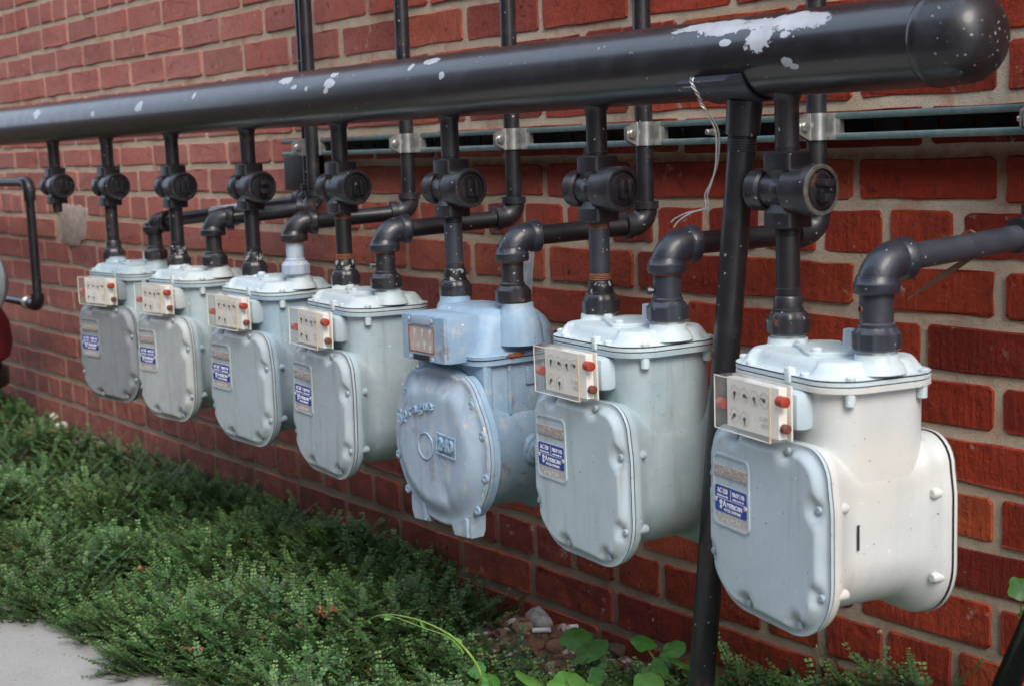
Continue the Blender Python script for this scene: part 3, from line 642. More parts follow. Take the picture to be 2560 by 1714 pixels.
# curved saddle hugging the underside
m = MB(); o1, o2 = [], []; cz = ZM + .80; x0_, x1_ = -1.165 + 1.222, -1.092 + 1.222
A = [math.radians(q) for q in range(-150, -17, 7)]
r0, r1 = RM + .0012, RM + .0042
ins = [(-(r0) * math.cos(a), cz + r0 * math.sin(a)) for a in A] + [(-.062, cz - .0225), (-.069, cz - .0265)]
outs_ = [(-(r1) * math.cos(a), cz + r1 * math.sin(a)) for a in A] + [(-.061, cz - .0258), (-.068, cz - .0298)]
n = len(ins); prof = ins + outs_[::-1]
m.loft([[(x0_, p[0], p[1]) for p in prof], [(x1_, p[0], p[1]) for p in prof]])
m.build('saddle', 'elbow', leg, smooth=40)
# wire hanging from the saddle
wv = [(-1.139, -.3185, .066), (-1.134, -.324, .059), (-1.129, -.320, .047), (-1.128, -.315, .036), (-1.124, -.31, .026), (-1.117, -.305, .010), (-1.117, -.303, -.008), (-1.121, -.302, -.030), (-1.130, -.301, -.048), (-1.139, -.300, -.062), (-1.137, -.30, -.0745), (-1.150, -.30, -.078), (-1.168, -.30, -.083), (-1.185, -.30, -.091), (-1.193, -.30, -.098)]
def smooth_path(p, n=6):
    P = [Vector(q) for q in p]; P = [P[0] * 2 - P[1]] + P + [P[-1] * 2 - P[-2]]; out = []
    for i in range(1, len(P) - 2):
        for k in range(n):
            t = k / n; out.append(.5 * ((2 * P[i]) + (-P[i - 1] + P[i + 1]) * t + (2 * P[i - 1] - 5 * P[i] + 4 * P[i + 1] - P[i + 2]) * t * t + (-P[i - 1] + 3 * P[i] - 3 * P[i + 1] + P[i + 2]) * t ** 3))
    out.append(P[-2]); return out
m = MB(); sp_ = smooth_path(wv)
for ph in (0, PI):
    m.tube([p + Vector((.0016 * math.cos(i * (.9 if i < 26 else .12) + ph), .0016 * math.sin(i * (.9 if i < 26 else .12) + ph), 0)) + (Vector((0, 0, .006)) * max(0, (i - 66) / 18) if ph == 0 else Vector()) for i, p in enumerate(sp_)], .0009, 6)
m.build('hanging_wire', 'wire', label='thin twisted bare wire hanging from the saddle on the support leg', cat='wire')

# ================================================================== GAS METERS (diaphragm type)
def cover_outline(n=96, hw=.108, z0=-.0905, z1=-.2905, dt=.004):
    """front plate outline in (x, z): upper corners tight, lower corners very round, sides slightly flared"""
    pts = []; rt, rb = .034, .066
    def corner(cx, cz, r, a0, k=12): return [(cx + r * math.cos(math.radians(a0 + 90 * i / k)), cz + r * math.sin(math.radians(a0 + 90 * i / k))) for i in range(k + 1)]
    ht = hw - dt
    poly = corner(ht - rt, z0 - rt, rt, 0) + corner(-(ht - rt), z0 - rt, rt, 90) + [(-hw, -.15), (-hw, -.19)] + corner(-(hw - rb), z1 + rb, rb, 180) + corner(hw - rb, z1 + rb, rb, 270) + [(hw, -.19), (hw, -.15)]
    # resample evenly
    P = [Vector((p[0], p[1])) for p in poly]; P.append(P[0]); L = [0]
    for i in range(1, len(P)): L.append(L[-1] + (P[i] - P[i - 1]).length)
    out = []; j = 0
    for k in range(n):
        t = L[-1] * k / n
        while L[j + 1] < t: j += 1
        f = (t - L[j]) / max(1e-9, L[j + 1] - L[j]); q = P[j].lerp(P[j + 1], f); out.append((q.x, q.y))
    return out
BOLTS = [(.043, -.0985), (-.052, -.0985), (.0945, -.149), (.0985, -.237), (.062, -.2755), (-.030, -.2785), (-.0985, -.149), (-.0985, -.237)]
CCX, CCZ = 0, -.185
def height_disc(outl, cx, cz, hfun, prof, plane):
    """rings shrinking from an outline to its centre; hfun(x,z,edge_distance_ratio) lifts them"""
    m = MB(); rings = []
    for k in prof:
        ring = []
        for p in outl:
            x = cx + (p[0] - cx) * k; z = cz + (p[1] - cz) * k; h = hfun(x, z, p, k); ring.append(plane(x, z, h))
        rings.append(ring)
    m.loft(rings, False, True); return m
def sstep(t): t = min(1, max(0, t)); return t * t * (3 - 2 * t)
OUT = cover_outline()
def cov_h(x, z, p, k):
    d = (1 - k) * math.hypot(p[0] - CCX, p[1] - CCZ)
    h = .0010 + .0095 * sstep((d - .0035) / .011)
    for bx, bz in BOLTS:
        q = math.hypot(x - bx, z - bz)
        # dimple opening outward
        ux, uz = (bx - CCX), (bz - CCZ); l = math.hypot(ux, uz); ux /= l; uz /= l; along = (x - bx) * ux + (z - bz) * uz
        q2 = math.hypot((x - bx) - max(0, along) * ux, (z - bz) - max(0, along) * uz)
        h = min(h, .0018 + .0090 * sstep((q2 - .0065) / .008))
    return h
PROF = [1, .985, .97, .955, .94, .925, .91, .895, .88, .86, .84, .81, .77, .72, .65, .5, .3, .1]
def cover_mb(sign, y0):
    m = MB(); m.loft([[(p[0], y0 + sign * .0000, p[1]) for p in OUT], [(p[0] * 1.0, y0 + sign * .0035, p[1]) for p in OUT]], False, False)
    h = height_disc(OUT, CCX, CCZ, cov_h, PROF, lambda x, z, h: (x, y0 + sign * (.0035 + h), z)); m.add(h.v, h.f); return m
LIDO = rrect(.101, .0705, .042, 20)
LB = [(.094, -.045), (.094, .045), (-.094, -.045), (-.094, .045), (.045, -.064), (-.045, .064), (.045, .064), (-.052, -.064)]
def lid_h(x, y, p, k):
    d = (1 - k) * math.hypot(*p); h = .0015 + .0150 * sstep((d - .004) / .018)
    for bx, by in LB: h = min(h, .002 + .016 * sstep((math.hypot(x - bx, y - by) - .006) / .010))
    return h
def text_mesh(s, size, depth=.0003, bold=0.):
    c = bpy.data.curves.new('txt', 'FONT'); c.body = s; c.size = size; c.extrude = depth; c.resolution_u = 3; c.offset = bold; c.align_x = 'CENTER'; c.align_y = 'CENTER'
    o = bpy.data.objects.new('txt', c); COL.objects.link(o); dg = bpy.context.evaluated_depsgraph_get(); me = bpy.data.meshes.new_from_object(o.evaluated_get(dg))
    vs = [tuple(v.co) for v in me.vertices]; fs = [tuple(p.vertices) for p in me.polygons]; bpy.data.objects.remove(o); bpy.data.meshes.remove(me); return vs, fs
def text_on(m, s, x, y, z, size, wid=None, depth=.0003, bold=0., rot=0.):
    vs, fs = text_mesh(s, size, depth, bold)
    if not vs: return
    w_ = max(v[0] for v in vs) - min(v[0] for v in vs); k = wid / w_ if wid else 1
    ca, sa = math.cos(rot), math.sin(rot)
    m.add([(x + (v[0] * k) * ca - v[1] * sa, y - v[2], z + (v[0] * k) * sa + v[1] * ca) for v in vs], fs)

def build_meter():
    t = thing('gas_meter', 'x', 'gas meter')
    # case: neck block and a waist between the two pans
    m = MB(); nk = rrect(.0908, .0625, .034, 8)
    m.loft([[(p[0] * k, p[1] * k, z) for p in nk] for z, k in ((-.036, 1), (-.09, .999), (-.104, .995), (-.170, .9925))])
    waist = cover_outline(96, .0905, -.098, -.274, 0); pan = [(p[0] * .988, (p[1] - CCZ) * .988 + CCZ) for p in OUT]
    def mixo(a, b, f): return [(p[0] * (1 - f) + q[0] * f, p[1] * (1 - f) + q[1] * f) for p, q in zip(a, b)]
    secs = [(-.0742, 0), (-.068, .0), (-.064, .10), (-.056, .52), (-.046, .86), (-.036, 1), (-.0325, 1), (.0325, 1), (.036, 1), (.046, .86), (.054, .52), (.060, .10), (.064, 0), (.0705, 0)]
    m.loft([[(p[0], y, p[1]) for p in mixo(pan, waist, f)] for y, f in secs])
    # rib fillets behind the flange lugs
    for bx, bz in BOLTS[2:4] + BOLTS[6:8]:
        s_ = 1 if bx > 0 else -1
        m.lathe([(-.0735, .0058), (-.056, .0056), (-.054, .004)], at=(s_ * .0995, 0, bz), axis=(0, 1, 0), seg=14)
        m.lathe([(.0695, .0058), (.053, .0056), (.051, .004)], at=(s_ * .0995, 0, bz), axis=(0, 1, 0), seg=14)
    m.build('case', 'body_grey', t, smooth=50)
    o2 = [(p[0] * .976, (p[1] - CCZ) * .976 + CCZ) for p in OUT]
    for ya, yb_ in ((-.079, -.073), (.069, .076)): m = MB(); m.loft([[(p[0], y, p[1]) for p in o2] for y in (ya, yb_)], False, False); m.build('gasket', 'gasket', t, smooth=0)
    cv = cover_mb(-1, -.0765).build('front_cover', 'cover_grey', t, smooth=60)
    rc = cover_mb(1, .0725).build('rear_cover', 'body_grey', t, smooth=60)
    sm = MB()
    sm.lathe([(0, .0034), (.0022, .0046), (.0036, .0038), (.0040, .0018), (.0030, .0001)], axis=(0, -1, 0), seg=12); sme = sm.mesh('screw', 'screw', 50)
    for bx, bz in BOLTS: o = obj('screw', sme, cv); o.location = (bx, -.0820, bz)
    for bx, bz in BOLTS[2:4]: o = obj('screw', sme, rc); o.location = (bx, .0780, bz); o.rotation_euler = (0, 0, PI)
    # name plate recess: raised frame
    fx0, fx1, fz0, fz1 = -.0865, -.0165, -.2005, -.1205
    m = MB(); oo = rrect((fx1 - fx0) / 2, (fz1 - fz0) / 2, .009, 6, (fx0 + fx1) / 2, (fz0 + fz1) / 2); ii = rrect((fx1 - fx0) / 2 - .0028, (fz1 - fz0) / 2 - .0028, .0065, 6, (fx0 + fx1) / 2, (fz0 + fz1) / 2)
    m.loft([[(p[0] , -.0895, p[1]) for p in oo], [(p[0], -.0921, p[1]) for p in oo], [(p[0], -.0921, p[1]) for p in ii], [(p[0], -.0908, p[1]) for p in ii]], False, True)
    m.build('plate_frame', 'cover_grey', cv, smooth=40)
    xc = (fx0 + fx1) / 2
    m = MB(); m.box(fx0 + .004, fx1 - .004, -.0924, -.0907, -.1455, -.1335, .0004); text_on(m, '10201254', xc, -.0925, -.1395, .011, .044, .0004); m.build('number_strip', 'aluwarm', cv, smooth=0)
    m = MB(); pr = rrect(.031, .0215, .004, 4, xc, -.1770); m.prism(pr, -.0907, -.0917); text_on(m, '3081250', xc - .004, -.0918, -.1937, .0075, .034, .0003); m.build('name_plate', 'alu', cv, smooth=0)
    m = MB(); pr = rrect(.0302, .0144, .0025, 4, xc, -.1706); m.prism(pr, -.09175, -.0921); m.build('blue_field', 'labelblue', cv, smooth=0)
    m = MB(); y = -.0922
    text_on(m, 'AC-250', xc - .0155, y, -.1618, .0078, .0200, bold=.0001); text_on(m, 'MAOP 5 PSI', xc + .0150, y, -.1620, .0065, .0225, bold=.0001)
    text_on(m, 'DELTA H 1/2 IN.', xc - .0155, y, -.1674, .0030, .0215); text_on(m, 'ANSI CLASS 250', xc + .0150, y, -.1674, .0030, .0215)
    text_on(m, 'A', xc - .0118, y, -.1752, .0098, None, bold=.0001); text_on(m, 'MERICAN', xc + .0078, y, -.1758, .0070, .0290, bold=.00012); text_on(m, 'METER COMPANY', xc + .0035, y, -.1818, .0046, .0330)
    m.box(xc - .0285, xc + .0285, y - .0002, y, -.1702, -.1697); m.box(xc + .0000, xc + .0005, y - .0002, y, -.1697, -.1575)
    m.lathe([(-.0001, .0028), (.0003, .0028)], at=(xc - .0188, y, -.1742), axis=(0, -1, 0), seg=12); m.lathe([(-.0001, .0022), (.0003, .0022)], at=(xc - .0188, y, -.1795), axis=(0, -1, 0), seg=12); m.box(xc - .0193, xc - .0183, y - .0002, y, -.179, -.174)
    m.build('lettering', 'white', cv, smooth=0)
    for s_ in (-1, 1): m = MB(); m.lathe([(0, .0028), (.0012, .0026), (.0016, .001)], at=(xc + s_ * .0285, -.0918, -.1726), axis=(0, -1, 0), seg=12); m.build('rivet', 'alu', cv)
    # lid
    m = MB(); m.loft([[(p[0] * k, p[1] * k, z) for p in LIDO] for z, k in ((-.0385, .975), (-.0375, 1), (-.0325, 1), (-.0318, .985))], True, False)
    m.build('lid_flange', 'body_grey', t, smooth=40)
    m = MB(); m.loft([[(p[0] * k, p[1] * k, z) for p in LIDO] for z, k in ((-.0308, .985), (-.0302, 1), (-.0262, 1))], True, False)
    h = height_disc(LIDO, 0, 0, lid_h, PROF, lambda x, y_, h: (x, y_, -.0262 + h)); m.add(h.v, h.f)
    for s_ in (-1, 1): m.lathe([(-.022, .030), (-.014, .0265), (-.010, .0222), (-.0035, .0215), (-.0030, .0185), (.001, .0185)], at=(s_ * .076, 0, 0), seg=32)
    m.box(.020, .030, -.0728, -.064, -.0330, -.0165, .002)
    for bx, by in LB[:2] + LB[4:5] + LB[6:7]:
        m.lathe([(0, .0055), (-.012, .0055), (-.0128, .004)], at=(bx * .975, by * .98, -.038), seg=12)
    lo = m.build('lid', 'lid_pale', t, smooth=60)
    m = MB(); o3 = [(p[0] * .972, p[1] * .972) for p in LIDO]; m.loft([[(p[0], p[1], z) for p in o3] for z in (-.0325, -.030)], False, False); m.build('lid_gasket', 'gasket', t, smooth=0)
    for bx, by in LB:
        m = MB(); m.lathe([(0, .0050), (.0030, .0052), (.0042, .004), (.0036, .0001)], at=(bx, by, -.0245), seg=10); m.build('screw', 'lid_pale', lo)
    # kite shaped cover plate between the unions, with three screws and a little post
    kite = [(-.052, -.008), (-.046, -.015), (-.03, -.019), (.012, -.040), (.022, -.042), (.030, -.037), (.048, .002), (.046, .010), (.030, .016), (-.012, .032), (-.022, .030)]
    m = MB(); m.prism(kite, -.0115, -.0055, 'xy', .001); lp = m.build('top_plate', 'lid_pale', lo)
    m = MB(); m.lathe([(-.006, .0085), (.012, .0075), (.0125, .0055), (.009, .0045), (.009, .0001)], at=(.008, .020, 0), seg=20); m.build('post', 'lid_pale', lo)
    for bx, by in ((-.040, -.008), (.018, -.030), (.036, .004)):
        m = MB(); m.lathe([(-.0058, .0062), (-.0030, .0060), (-.0014, .0045), (-.002, .0001)], at=(bx, by, 0), seg=12); m.build('screw', 'lid_pale', lo)
    # index box
    ix = thing('index_box', 'x', 'x'); ix.parent = t; del ix['label']; del ix['category']
    m = MB(); m.box(-.057, .057, -.0835, -.058, -.079, -.0385, .010); m.build('index_mount', 'cover_grey', ix)
    m = MB(); m.box(-.0530, .0535, -.0870, -.0845, -.0875, -.0315, .001); m.build('back_flange', 'edge', ix)
    x0, x1, y0, y1, z0, z1 = -.0515, .0505, -.1100, -.0880, -.0870, -.0310
    m = MB(); m.add([(x0, y0, z0), (x1, y0, z0), (x1, y0, z1), (x0, y0, z1), (x0, y1, z0), (x1, y1, z0), (x1, y1, z1), (x0, y1, z1)], [(0, 1, 2, 3), (0, 4, 5, 1), (1, 5, 6, 2), (3, 2, 6, 7), (0, 3, 7, 4)])
    m.build('clear_cover', 'clear', ix, smooth=0)
    r = .0007
    m = MB(); m.tube([(x1, y0, z0), (x1, y0, z1)], .0010, 8); m.build('cover_edge', 'amber', ix)
    m = MB(); m.tube(smooth_path([(x1, y0, z1), (x0, y0, z1), (x0, y0, z0), (x1, y0, z0)], 1), r, 8); m.build('cover_rim', 'edge', ix)
    m = MB(); m.box(-.0455, .0488, -.0985, -.0885, -.0855, -.0330, .0006); di = m.build('dial_card', 'dial', ix, smooth=0)
    m = MB(); inkg = MB(); yd = -.0987
    for j, (cx, cz, an) in enumerate([(-.030, -.0485, 95), (-.012, -.0490, 20), (.006, -.0495, 70), (.024, -.0490, 200), (-.031, -.0720, 130), (-.012, -.0735, 80)]):
        inkg.lathe([(0, .0079), (.0002, .0079), (.0002, .0074), (0, .0074)], at=(cx, yd + .0001, cz), axis=(0, -1, 0), seg=20, caps=False)
        for q in range(10): a = 2 * PI * q / 10; inkg.box(cx + .0088 * math.cos(a) - .0004, cx + .0088 * math.cos(a) + .0004, yd - .0002, yd + .0001, cz + .0088 * math.sin(a) - .0006, cz + .0088 * math.sin(a) + .0006)
        m.lathe([(0, .0021), (.0012, .0021)], at=(cx, yd, cz), axis=(0, -1, 0), seg=12); a = -math.radians(an); d = (math.cos(a), math.sin(a)); p = (-d[1], d[0])
        m.prism([(cx - p[0] * .0016, cz - p[1] * .0016), (cx + d[0] * .0070, cz + d[1] * .0070), (cx + p[0] * .0016, cz + p[1] * .0016)], yd - .0004, yd - .0010)
    m.build('pointers', 'ink', di, smooth=0)
    text_on(inkg, 'CUBIC', .024, yd, -.0680, .0066, .0180); text_on(inkg, 'FEET', .026, yd, -.0755, .0066, .0140); inkg.build('dial_print', 'ink_grey', di, smooth=0)
    for s_, zz in ((1, -.0455), (-1, -.0630)):
        m = MB(); m.lathe([(.0, .0056), (.0115, .0056), (.0120, .0040)], at=(s_ * .0495, -.0985, zz), axis=(s_, 0, 0), seg=20); m.build('seal_plug', 'redplug', ix)
    m = MB(); m.lathe([(0, .0050), (.006, .0050), (.007, .003)], at=(.0505, -.0935, -.0740), axis=(1, 0, 0), seg=14); m.build('rusty_screw', 'brownplug', ix)
    return t
def copy_tree(o, parent=None):
    c = o.copy(); COL.objects.link(c)
    if parent is not None: c.parent = parent
    for ch in list(o.children): copy_tree(ch, c)
    return c
proto = build_meter()
def walk(o):
    yield o
    for c in o.children: yield from walk(c)
def recolor(t, mp):
    for o in walk(t):
        if o.type == 'MESH':
            mn = o.data.materials[0].name
            for k_, v_ in mp.items():
                if mn == M[k_].name: remat(o, v_)
A_ = {7: (-.993, -.267, -.214, -13), 6: (-1.309, -.262, -.210, -8), 4: (-1.934, -.258, -.209, -5), 3: (-2.251, -.247, -.205, 2), 2: (-2.570, -.246, -.205, 4), 1: (-2.893, -.237, -.208, 10)}
mlab = {7: 'nearest gas meter at the right, cream and pale grey with a short black pen mark', 6: 'pale grey gas meter between the light blue round meter and the leaning support leg',
        4: 'blue-grey gas meter directly left of the light blue round meter', 3: 'grey gas meter below the pale blue painted pipe nipple', 2: 'grey gas meter second from the left, partly covering the dull leftmost one', 1: 'farthest gas meter at the left with a dull grey streaked front cover'}
for k in (7, 6, 4, 3, 2, 1):
    t = proto if k == 7 else copy_tree(proto)
    x, y, z, a = A_[k]; t.location = (x, y, z); t.rotation_euler = (0, 0, math.radians(a)); t['label'] = mlab[k]; t['group'] = 'grey box-shaped gas meters under the header'
    meters = globals().setdefault('METERS', {}); meters[k] = t
recolor(METERS[7], {'body_grey': 'body_pale', 'cover_grey': 'cover_pale'})
recolor(METERS[6], {'cover_grey': 'cover_pale'})
M['cover_warm'] = mat_meter('warm_grey_cover_paint', (.41, .455, .47), .6, .12, .44, .2, chalk=.4)
M['body_blue'] = mat_meter('bluer_meter_paint', (.33, .45, .54), .5, .10, .44)
M['lid_worn'] = mat_meter('worn_lid_paint', (.50, .60, .64), .5, .16, .46, .25)
recolor(METERS[2], {'cover_grey': 'cover_warm', 'lid_pale': 'lid_worn'})
recolor(METERS[3], {'body_grey': 'body_blue'})
recolor(METERS[4], {'lid_pale': 'lid_worn'})
for k_, (ax_, ay_) in {6: (.010, -.006), 4: (-.012, .010), 3: (.008, .012), 2: (-.010, -.012), 1: (.012, .008)}.items(): METERS[k_].rotation_euler.x = ax_; METERS[k_].rotation_euler.y = ay_
recolor(METERS[1], {'cover_grey': 'cover_dull', 'lid_pale': 'body_grey'})
m = MB(); m.box(.0926, .0931, -.0365, -.0340, -.197, -.171, .0); pm = m.build('pen_mark', 'ink', METERS[7], smooth=0); pm.rotation_euler = (0, 0, 0)

# ------------------------------------------------------------------ light blue round meter
t = thing('round_gas_meter', 'light blue weathered gas meter with a round embossed front cover', 'gas meter', (-1.622, -.255, -.211), math.radians(-1))
m = MB()
def rr3(hu, y0, y1, r, z, n=6): 
    c = (y0 + y1) / 2; return [(p[0], p[1], z) for p in rrect(hu, (y1 - y0) / 2, r, n, 0, c)]
m.loft([rr3(.083, -.070, .055, .022, -.069), rr3(.081, -.066, .052, .022, -.060), rr3(.078, -.058, .050, .022, -.035), rr3(.073, -.048, .044, .022, -.017), rr3(.066, -.040, .036, .020, -.009), rr3(.055, -.032, .028, .018, -.007)])
for s_ in (-1, 1): m.lathe([(-.055, .034), (-.03, .031), (-.012, .0255), (-.006, .022), (0, .0215)], at=(s_ * .076, 0, 0), seg=28)
m.lathe([(0, .052), (.012, .050), (.028, .040), (.036, .022), (.038, .001)], at=(.02, .045, -.062), axis=(0, 1, .0), seg=32)
hd = m.build('housing', 'blue240', t, smooth=55)
m = MB(); m.loft([rr3(.090, -.076, .060, .026, z) for z in (-.0705, -.0695)] + [rr3(.0905, -.0765, .0605, .026, -.0665)] + [rr3(.088, -.074, .058, .026, -.064)]); m.loft([rr3(.088, -.074, .058, .026, z) for z in (-.079, -.0775, -.0725)])
m.build('flange', 'blue240', t)
m = MB(); m.loft([rr3(.0875, -.0735, .0575, .026, z) for z in (-.0725, -.0705)], False, False); m.build('gasket', 'gasket', t)
m = MB(); m.loft([rr3(.080, -.060, .052, .018, z) for z in (-.078, -.12, -.17)]); m.loft([rr3(.0835, -.064, -.050, .004, z) for z in (-.078, -.15)])
for y in (-.022, .035): m.box(.079, .0835, y - .003, y + .003, -.150, -.080, .002)
m.box(.079, .0835, .006, .026, -.112, -.086, .002)
m.lathe([(-.070, .108), (-.060, .106), (-.050, .099), (-.02, .094), (.02, .094), (.05, .100), (.062, .108), (.070, .108), (.080, .09), (.085, .06), (.086, .001)], at=(0, 0, -.198), axis=(0, 1, 0), seg=64)
m.build('case', 'blue240', t, smooth=50)
m = MB(); m.lathe([(-.012, .024), (.0, .022), (.004, .0185), (.0045, .015), (.009, .0145), (.011, .012), (.010, .009), (.0105, .001)], at=(.094, .010, -.200), axis=(1, 0, 0), seg=28); m.build('side_plug', 'blue240', t, smooth=30)
# round cover
cr_ = []
for k in range(120):
    a = 2 * PI * k / 120; r = .1175
    for c_, w_, h_ in ((math.radians(128), .20, .006), (math.radians(52), .20, .006)): r += h_ * math.exp(-((a - c_) / w_) ** 2)
    if math.radians(60) < a < math.radians(120): r -= .005
    cr_.append((r * math.cos(a), -.198 + r * math.sin(a) * (1 if math.sin(a) > 0 else .93)))
RB = [(.084, -.125), (.108, -.165), (.112, -.225), (.090, -.275), (-.084, -.125), (-.112, -.225), (-.090, -.275)]
def rc_h(x, z, p, k):
    d = (1 - k) * math.hypot(p[0], p[1] + .198); h = .001 + .003 * sstep(d / .003) + .013 * sstep((d - .008) / .030)
    g_ = math.hypot((x - .030) / .6, z + .262); h -= .004 * math.exp(-(g_ / .016) ** 2)
    return h
m = MB(); m.loft([[(p[0], -.0765, p[1]) for p in cr_], [(p[0], -.0815, p[1]) for p in cr_]], False, False)
h = height_disc(cr_, 0, -.198, rc_h, [1, .985, .97, .955, .94, .92, .90, .87, .84, .80, .76, .72, .67, .62, .56, .5, .44, .38, .32, .26, .2, .14, .08, .03], lambda x, z, h: (x, -.0815 - h, z)); m.add(h.v, h.f)
cvr = m.build('front_cover', 'blue240d', t, smooth=60)
m = MB(); m.loft([[(p[0] * .99, y, (p[1] + .198) * .99 - .198) for p in cr_] for y in (-.0770, -.0700)], False, False); m.loft([[(p[0] * 1.0, y, (p[1] + .198) * 1.0 - .198) for p in cr_] for y in (-.0755, -.0665)], True, True); m.build('case_flange', 'blue240', t, smooth=40)
# two flared feet
for x0, x1, xb0, xb1, zb in ((.012, .074, .028, .070, -.316), (-.082, -.034, -.074, -.036, -.312)):
    m = MB(); m.loft([[(x0, -.084, -.278), (x1, -.084, -.262), (x1, -.062, -.262), (x0, -.062, -.278)], [(xb0 - .004, -.086, zb + .012), (xb1, -.086, zb + .012), (xb1, -.062, zb + .012), (xb0 - .004, -.062, zb + .012)], [(xb0, -.085, zb), (xb1 - .002, -.084, zb + .002), (xb1 - .002, -.064, zb + .002), (xb0, -.064, zb)]])
    m.box((xb0 + xb1) / 2 - .003 + .012, (xb0 + xb1) / 2 + .003 + .012, -.0885, -.080, zb + .003, zb + .03, .001)
    m.build('foot', 'blue240d', t, smooth=20)
for bx, bz in RB: m = MB(); m.lathe([(.0, .0065), (.003, .006), (.0036, .0035), (.002, .0015)], at=(bx * .97, -.0845, (bz + .198) * .95 - .198), axis=(0, -1, 0), seg=12); m.build('screw', 'blue240', cvr)
m = MB(); ye = -.1005
for i_, ch in enumerate('Sprague'):
    f = i_ / 6; text_on(m, ch, -.078 + .082 * f, ye + .0015 * (1 - f) - .0005, -.163 + .026 * math.sin(f * 1.5), .030 if i_ == 0 else .021, None, .0018, .0002, rot=.32 - .15 * f)
text_on(m, '240', .040, -.1022, -.187, .0225, .036, .0022, .0006, -.04)
for a, b_ in (((.018, -.172), (.063, -.175)), ((.063, -.175), (.062, -.203)), ((.062, -.203), (.017, -.200)), ((.017, -.200), (.018, -.172))): m.tube([(a[0], -.1018, a[1]), (b_[0], -.1018, b_[1])], .0010, 6)
text_on(m, 'CL', -.075, -.097, -.200, .012, None, .0014)
m.build('embossed_letters', 'blue240', cvr, smooth=0)['kind'] = 'stuff'
m = MB(); m.tube([(-.014 + .0185 * math.cos(a), -.0993, -.196 + .0185 * math.sin(a)) for a in [2 * PI * q / 24 for q in range(25)]], .0012, 6); m.build('embossed_ring', 'blue240', cvr)
# cracked sealant along the right rim, rust stain on the flange
for a0_, a1_, sd in ((48, 28, 1), (22, -6, 2), (-10, -38, 3), (-42, -60, 4)):
    rr_ = random.Random(sd); pts_ = []
    for q in range(14):
        a = math.radians(a0_ + (a1_ - a0_) * q / 13); R0 = .1135 + rr_.uniform(-.0008, .0008); pts_.append((R0 * math.cos(a), -.0838, -.198 + R0 * math.sin(a) * (1 if a > 0 else .93)))
    m = MB(); m.tube(pts_, [.0012 + rr_.uniform(0, .0014) for _ in pts_], 6); m.build('sealant_bead', 'sealant', cvr)
m = MB(); rr_ = random.Random(5); o_ = [(.010 * (1 + .35 * rr_.uniform(-1, 1)) * math.cos(2 * PI * q / 18) * 1.5, .0035 * (1 + .4 * rr_.uniform(-1, 1)) * math.sin(2 * PI * q / 18)) for q in range(18)]
m.loft([[(.0908, -.018 + p[0], -.0675 + p[1]) for p in o_], [(.0913, -.018 + p[0] * .8, -.0675 + p[1] * .8) for p in o_]]); m.build('rust_stain', 'rustband', hd)
# its index box
ib = obj('index_box', None, t)
m = MB(); x0, x1, y0, y1, z0, z1 = -.046, .060, -.110, -.052, -.0755, -.0115
m.box(x0, x1, y0 + .004, y1, z0, z1, .005); bx_ = m.build('box_shell', 'blue240', ib)
m = MB(); w0, w1, v0, v1 = -.028, .034, -.0620, -.0265
for a in ((x0 + .001, w0, z0 + .002, z1 - .002), (w1, x1 - .001, z0 + .002, z1 - .002), (w0, w1, z0 + .002, v0), (w0, w1, v1, z1 - .002)): m.box(a[0], a[1], y0, y0 + .0045, a[2], a[3], 0)
m.build('bezel', 'blue240', ib, smooth=0)
m = MB(); m.box(w0 - .0006, w1 + .0006, y0 + .0012, y0 + .0043, v0 - .0006, v1 + .0006); dc = m.build('dial_card', 'dial_old', ib, smooth=0)
m = MB()
for cx, cz in ((-.016, -.034), (.003, -.034), (.022, -.034), (-.008, -.053), (.008, -.051), (.022, -.055)): m.lathe([(0, .0034), (.0004, .0034)], at=(cx, y0 + .0011, cz), axis=(0, -1, 0), seg=10); m.box(cx - .001, cx + .001, y0 + .0006, y0 + .0011, cz - .007, cz)
m.build('pointers', 'ink_grey', dc, smooth=0)
m = MB(); r = .0009
for a, b_ in (((w0, v0), (w1, v0)), ((w1, v0), (w1, v1)), ((w0, v1), (w0, v0))): m.tube([(a[0], y0, a[1]), (b_[0], y0, b_[1])], r, 6)
m.build('rusty_edge', 'rustband', ib)
m = MB(); m.box(-.020, .028, y0 - .0012, y0, -.0245, -.0140, .0008); m.build('top_tab', 'blue240d', ib)
m = MB(); m.box(-.018, .022, y0 - .0008, y0, -.0735, -.0655, .0004); m.build('number_strip', 'iron', ib)
for cx, cz in ((-.025, -.0185), (.031, -.0185), (-.025, -.070), (.031, -.070)): m = MB(); m.lathe([(0, .0030), (.0012, .0026), (.0012, .001)], at=(cx, y0 - .0010, cz), axis=(0, -1, 0), seg=10); m.build('screw', 'blue240d', ib)
# grey strip hanging behind its elbow
m = MB(); m.loft([[(-.010, 0, .032), (.016, -.001, .034), (.016, .001, .034), (-.010, .002, .032)], [(-.012, 0, -.032), (.006, -.001, -.034), (.006, .001, -.034), (-.012, .002, -.032)]])
o = m.build('metal_tag', 'bare', label='grey tapered metal strip hanging behind the elbow over the blue meter', cat='tag'); o.location = (-1.645, -.16, -.178)
# strap and dry strip on the near outlet pipe
sp7 = thing('pipe_strap', 'thin rusty band round the near outlet pipe with a dry brown strip hanging off', 'strap', (-.906, -.150, -.118))
m = MB(); d7 = Vector((.047, .224, .01)).normalized(); m.lathe([(-.0015, .0138), (-.0015, .0152), (.0015, .0152), (.0015, .0138)], at=(0, 0, 0), axis=d7, seg=28); m.build('band', 'rustband', sp7)
m = MB(); m.loft([[(.003, .006, -.014), (.001, .000, -.010), (.000, .002, -.017)], [(-.012, -.022, -.030), (-.013, -.026, -.026), (-.0145, -.022, -.034)], [(-.034, -.058, -.0545), (-.0345, -.0585, -.0535), (-.0347, -.058, -.055)]]); m.build('dry_strip', 'tape', sp7)

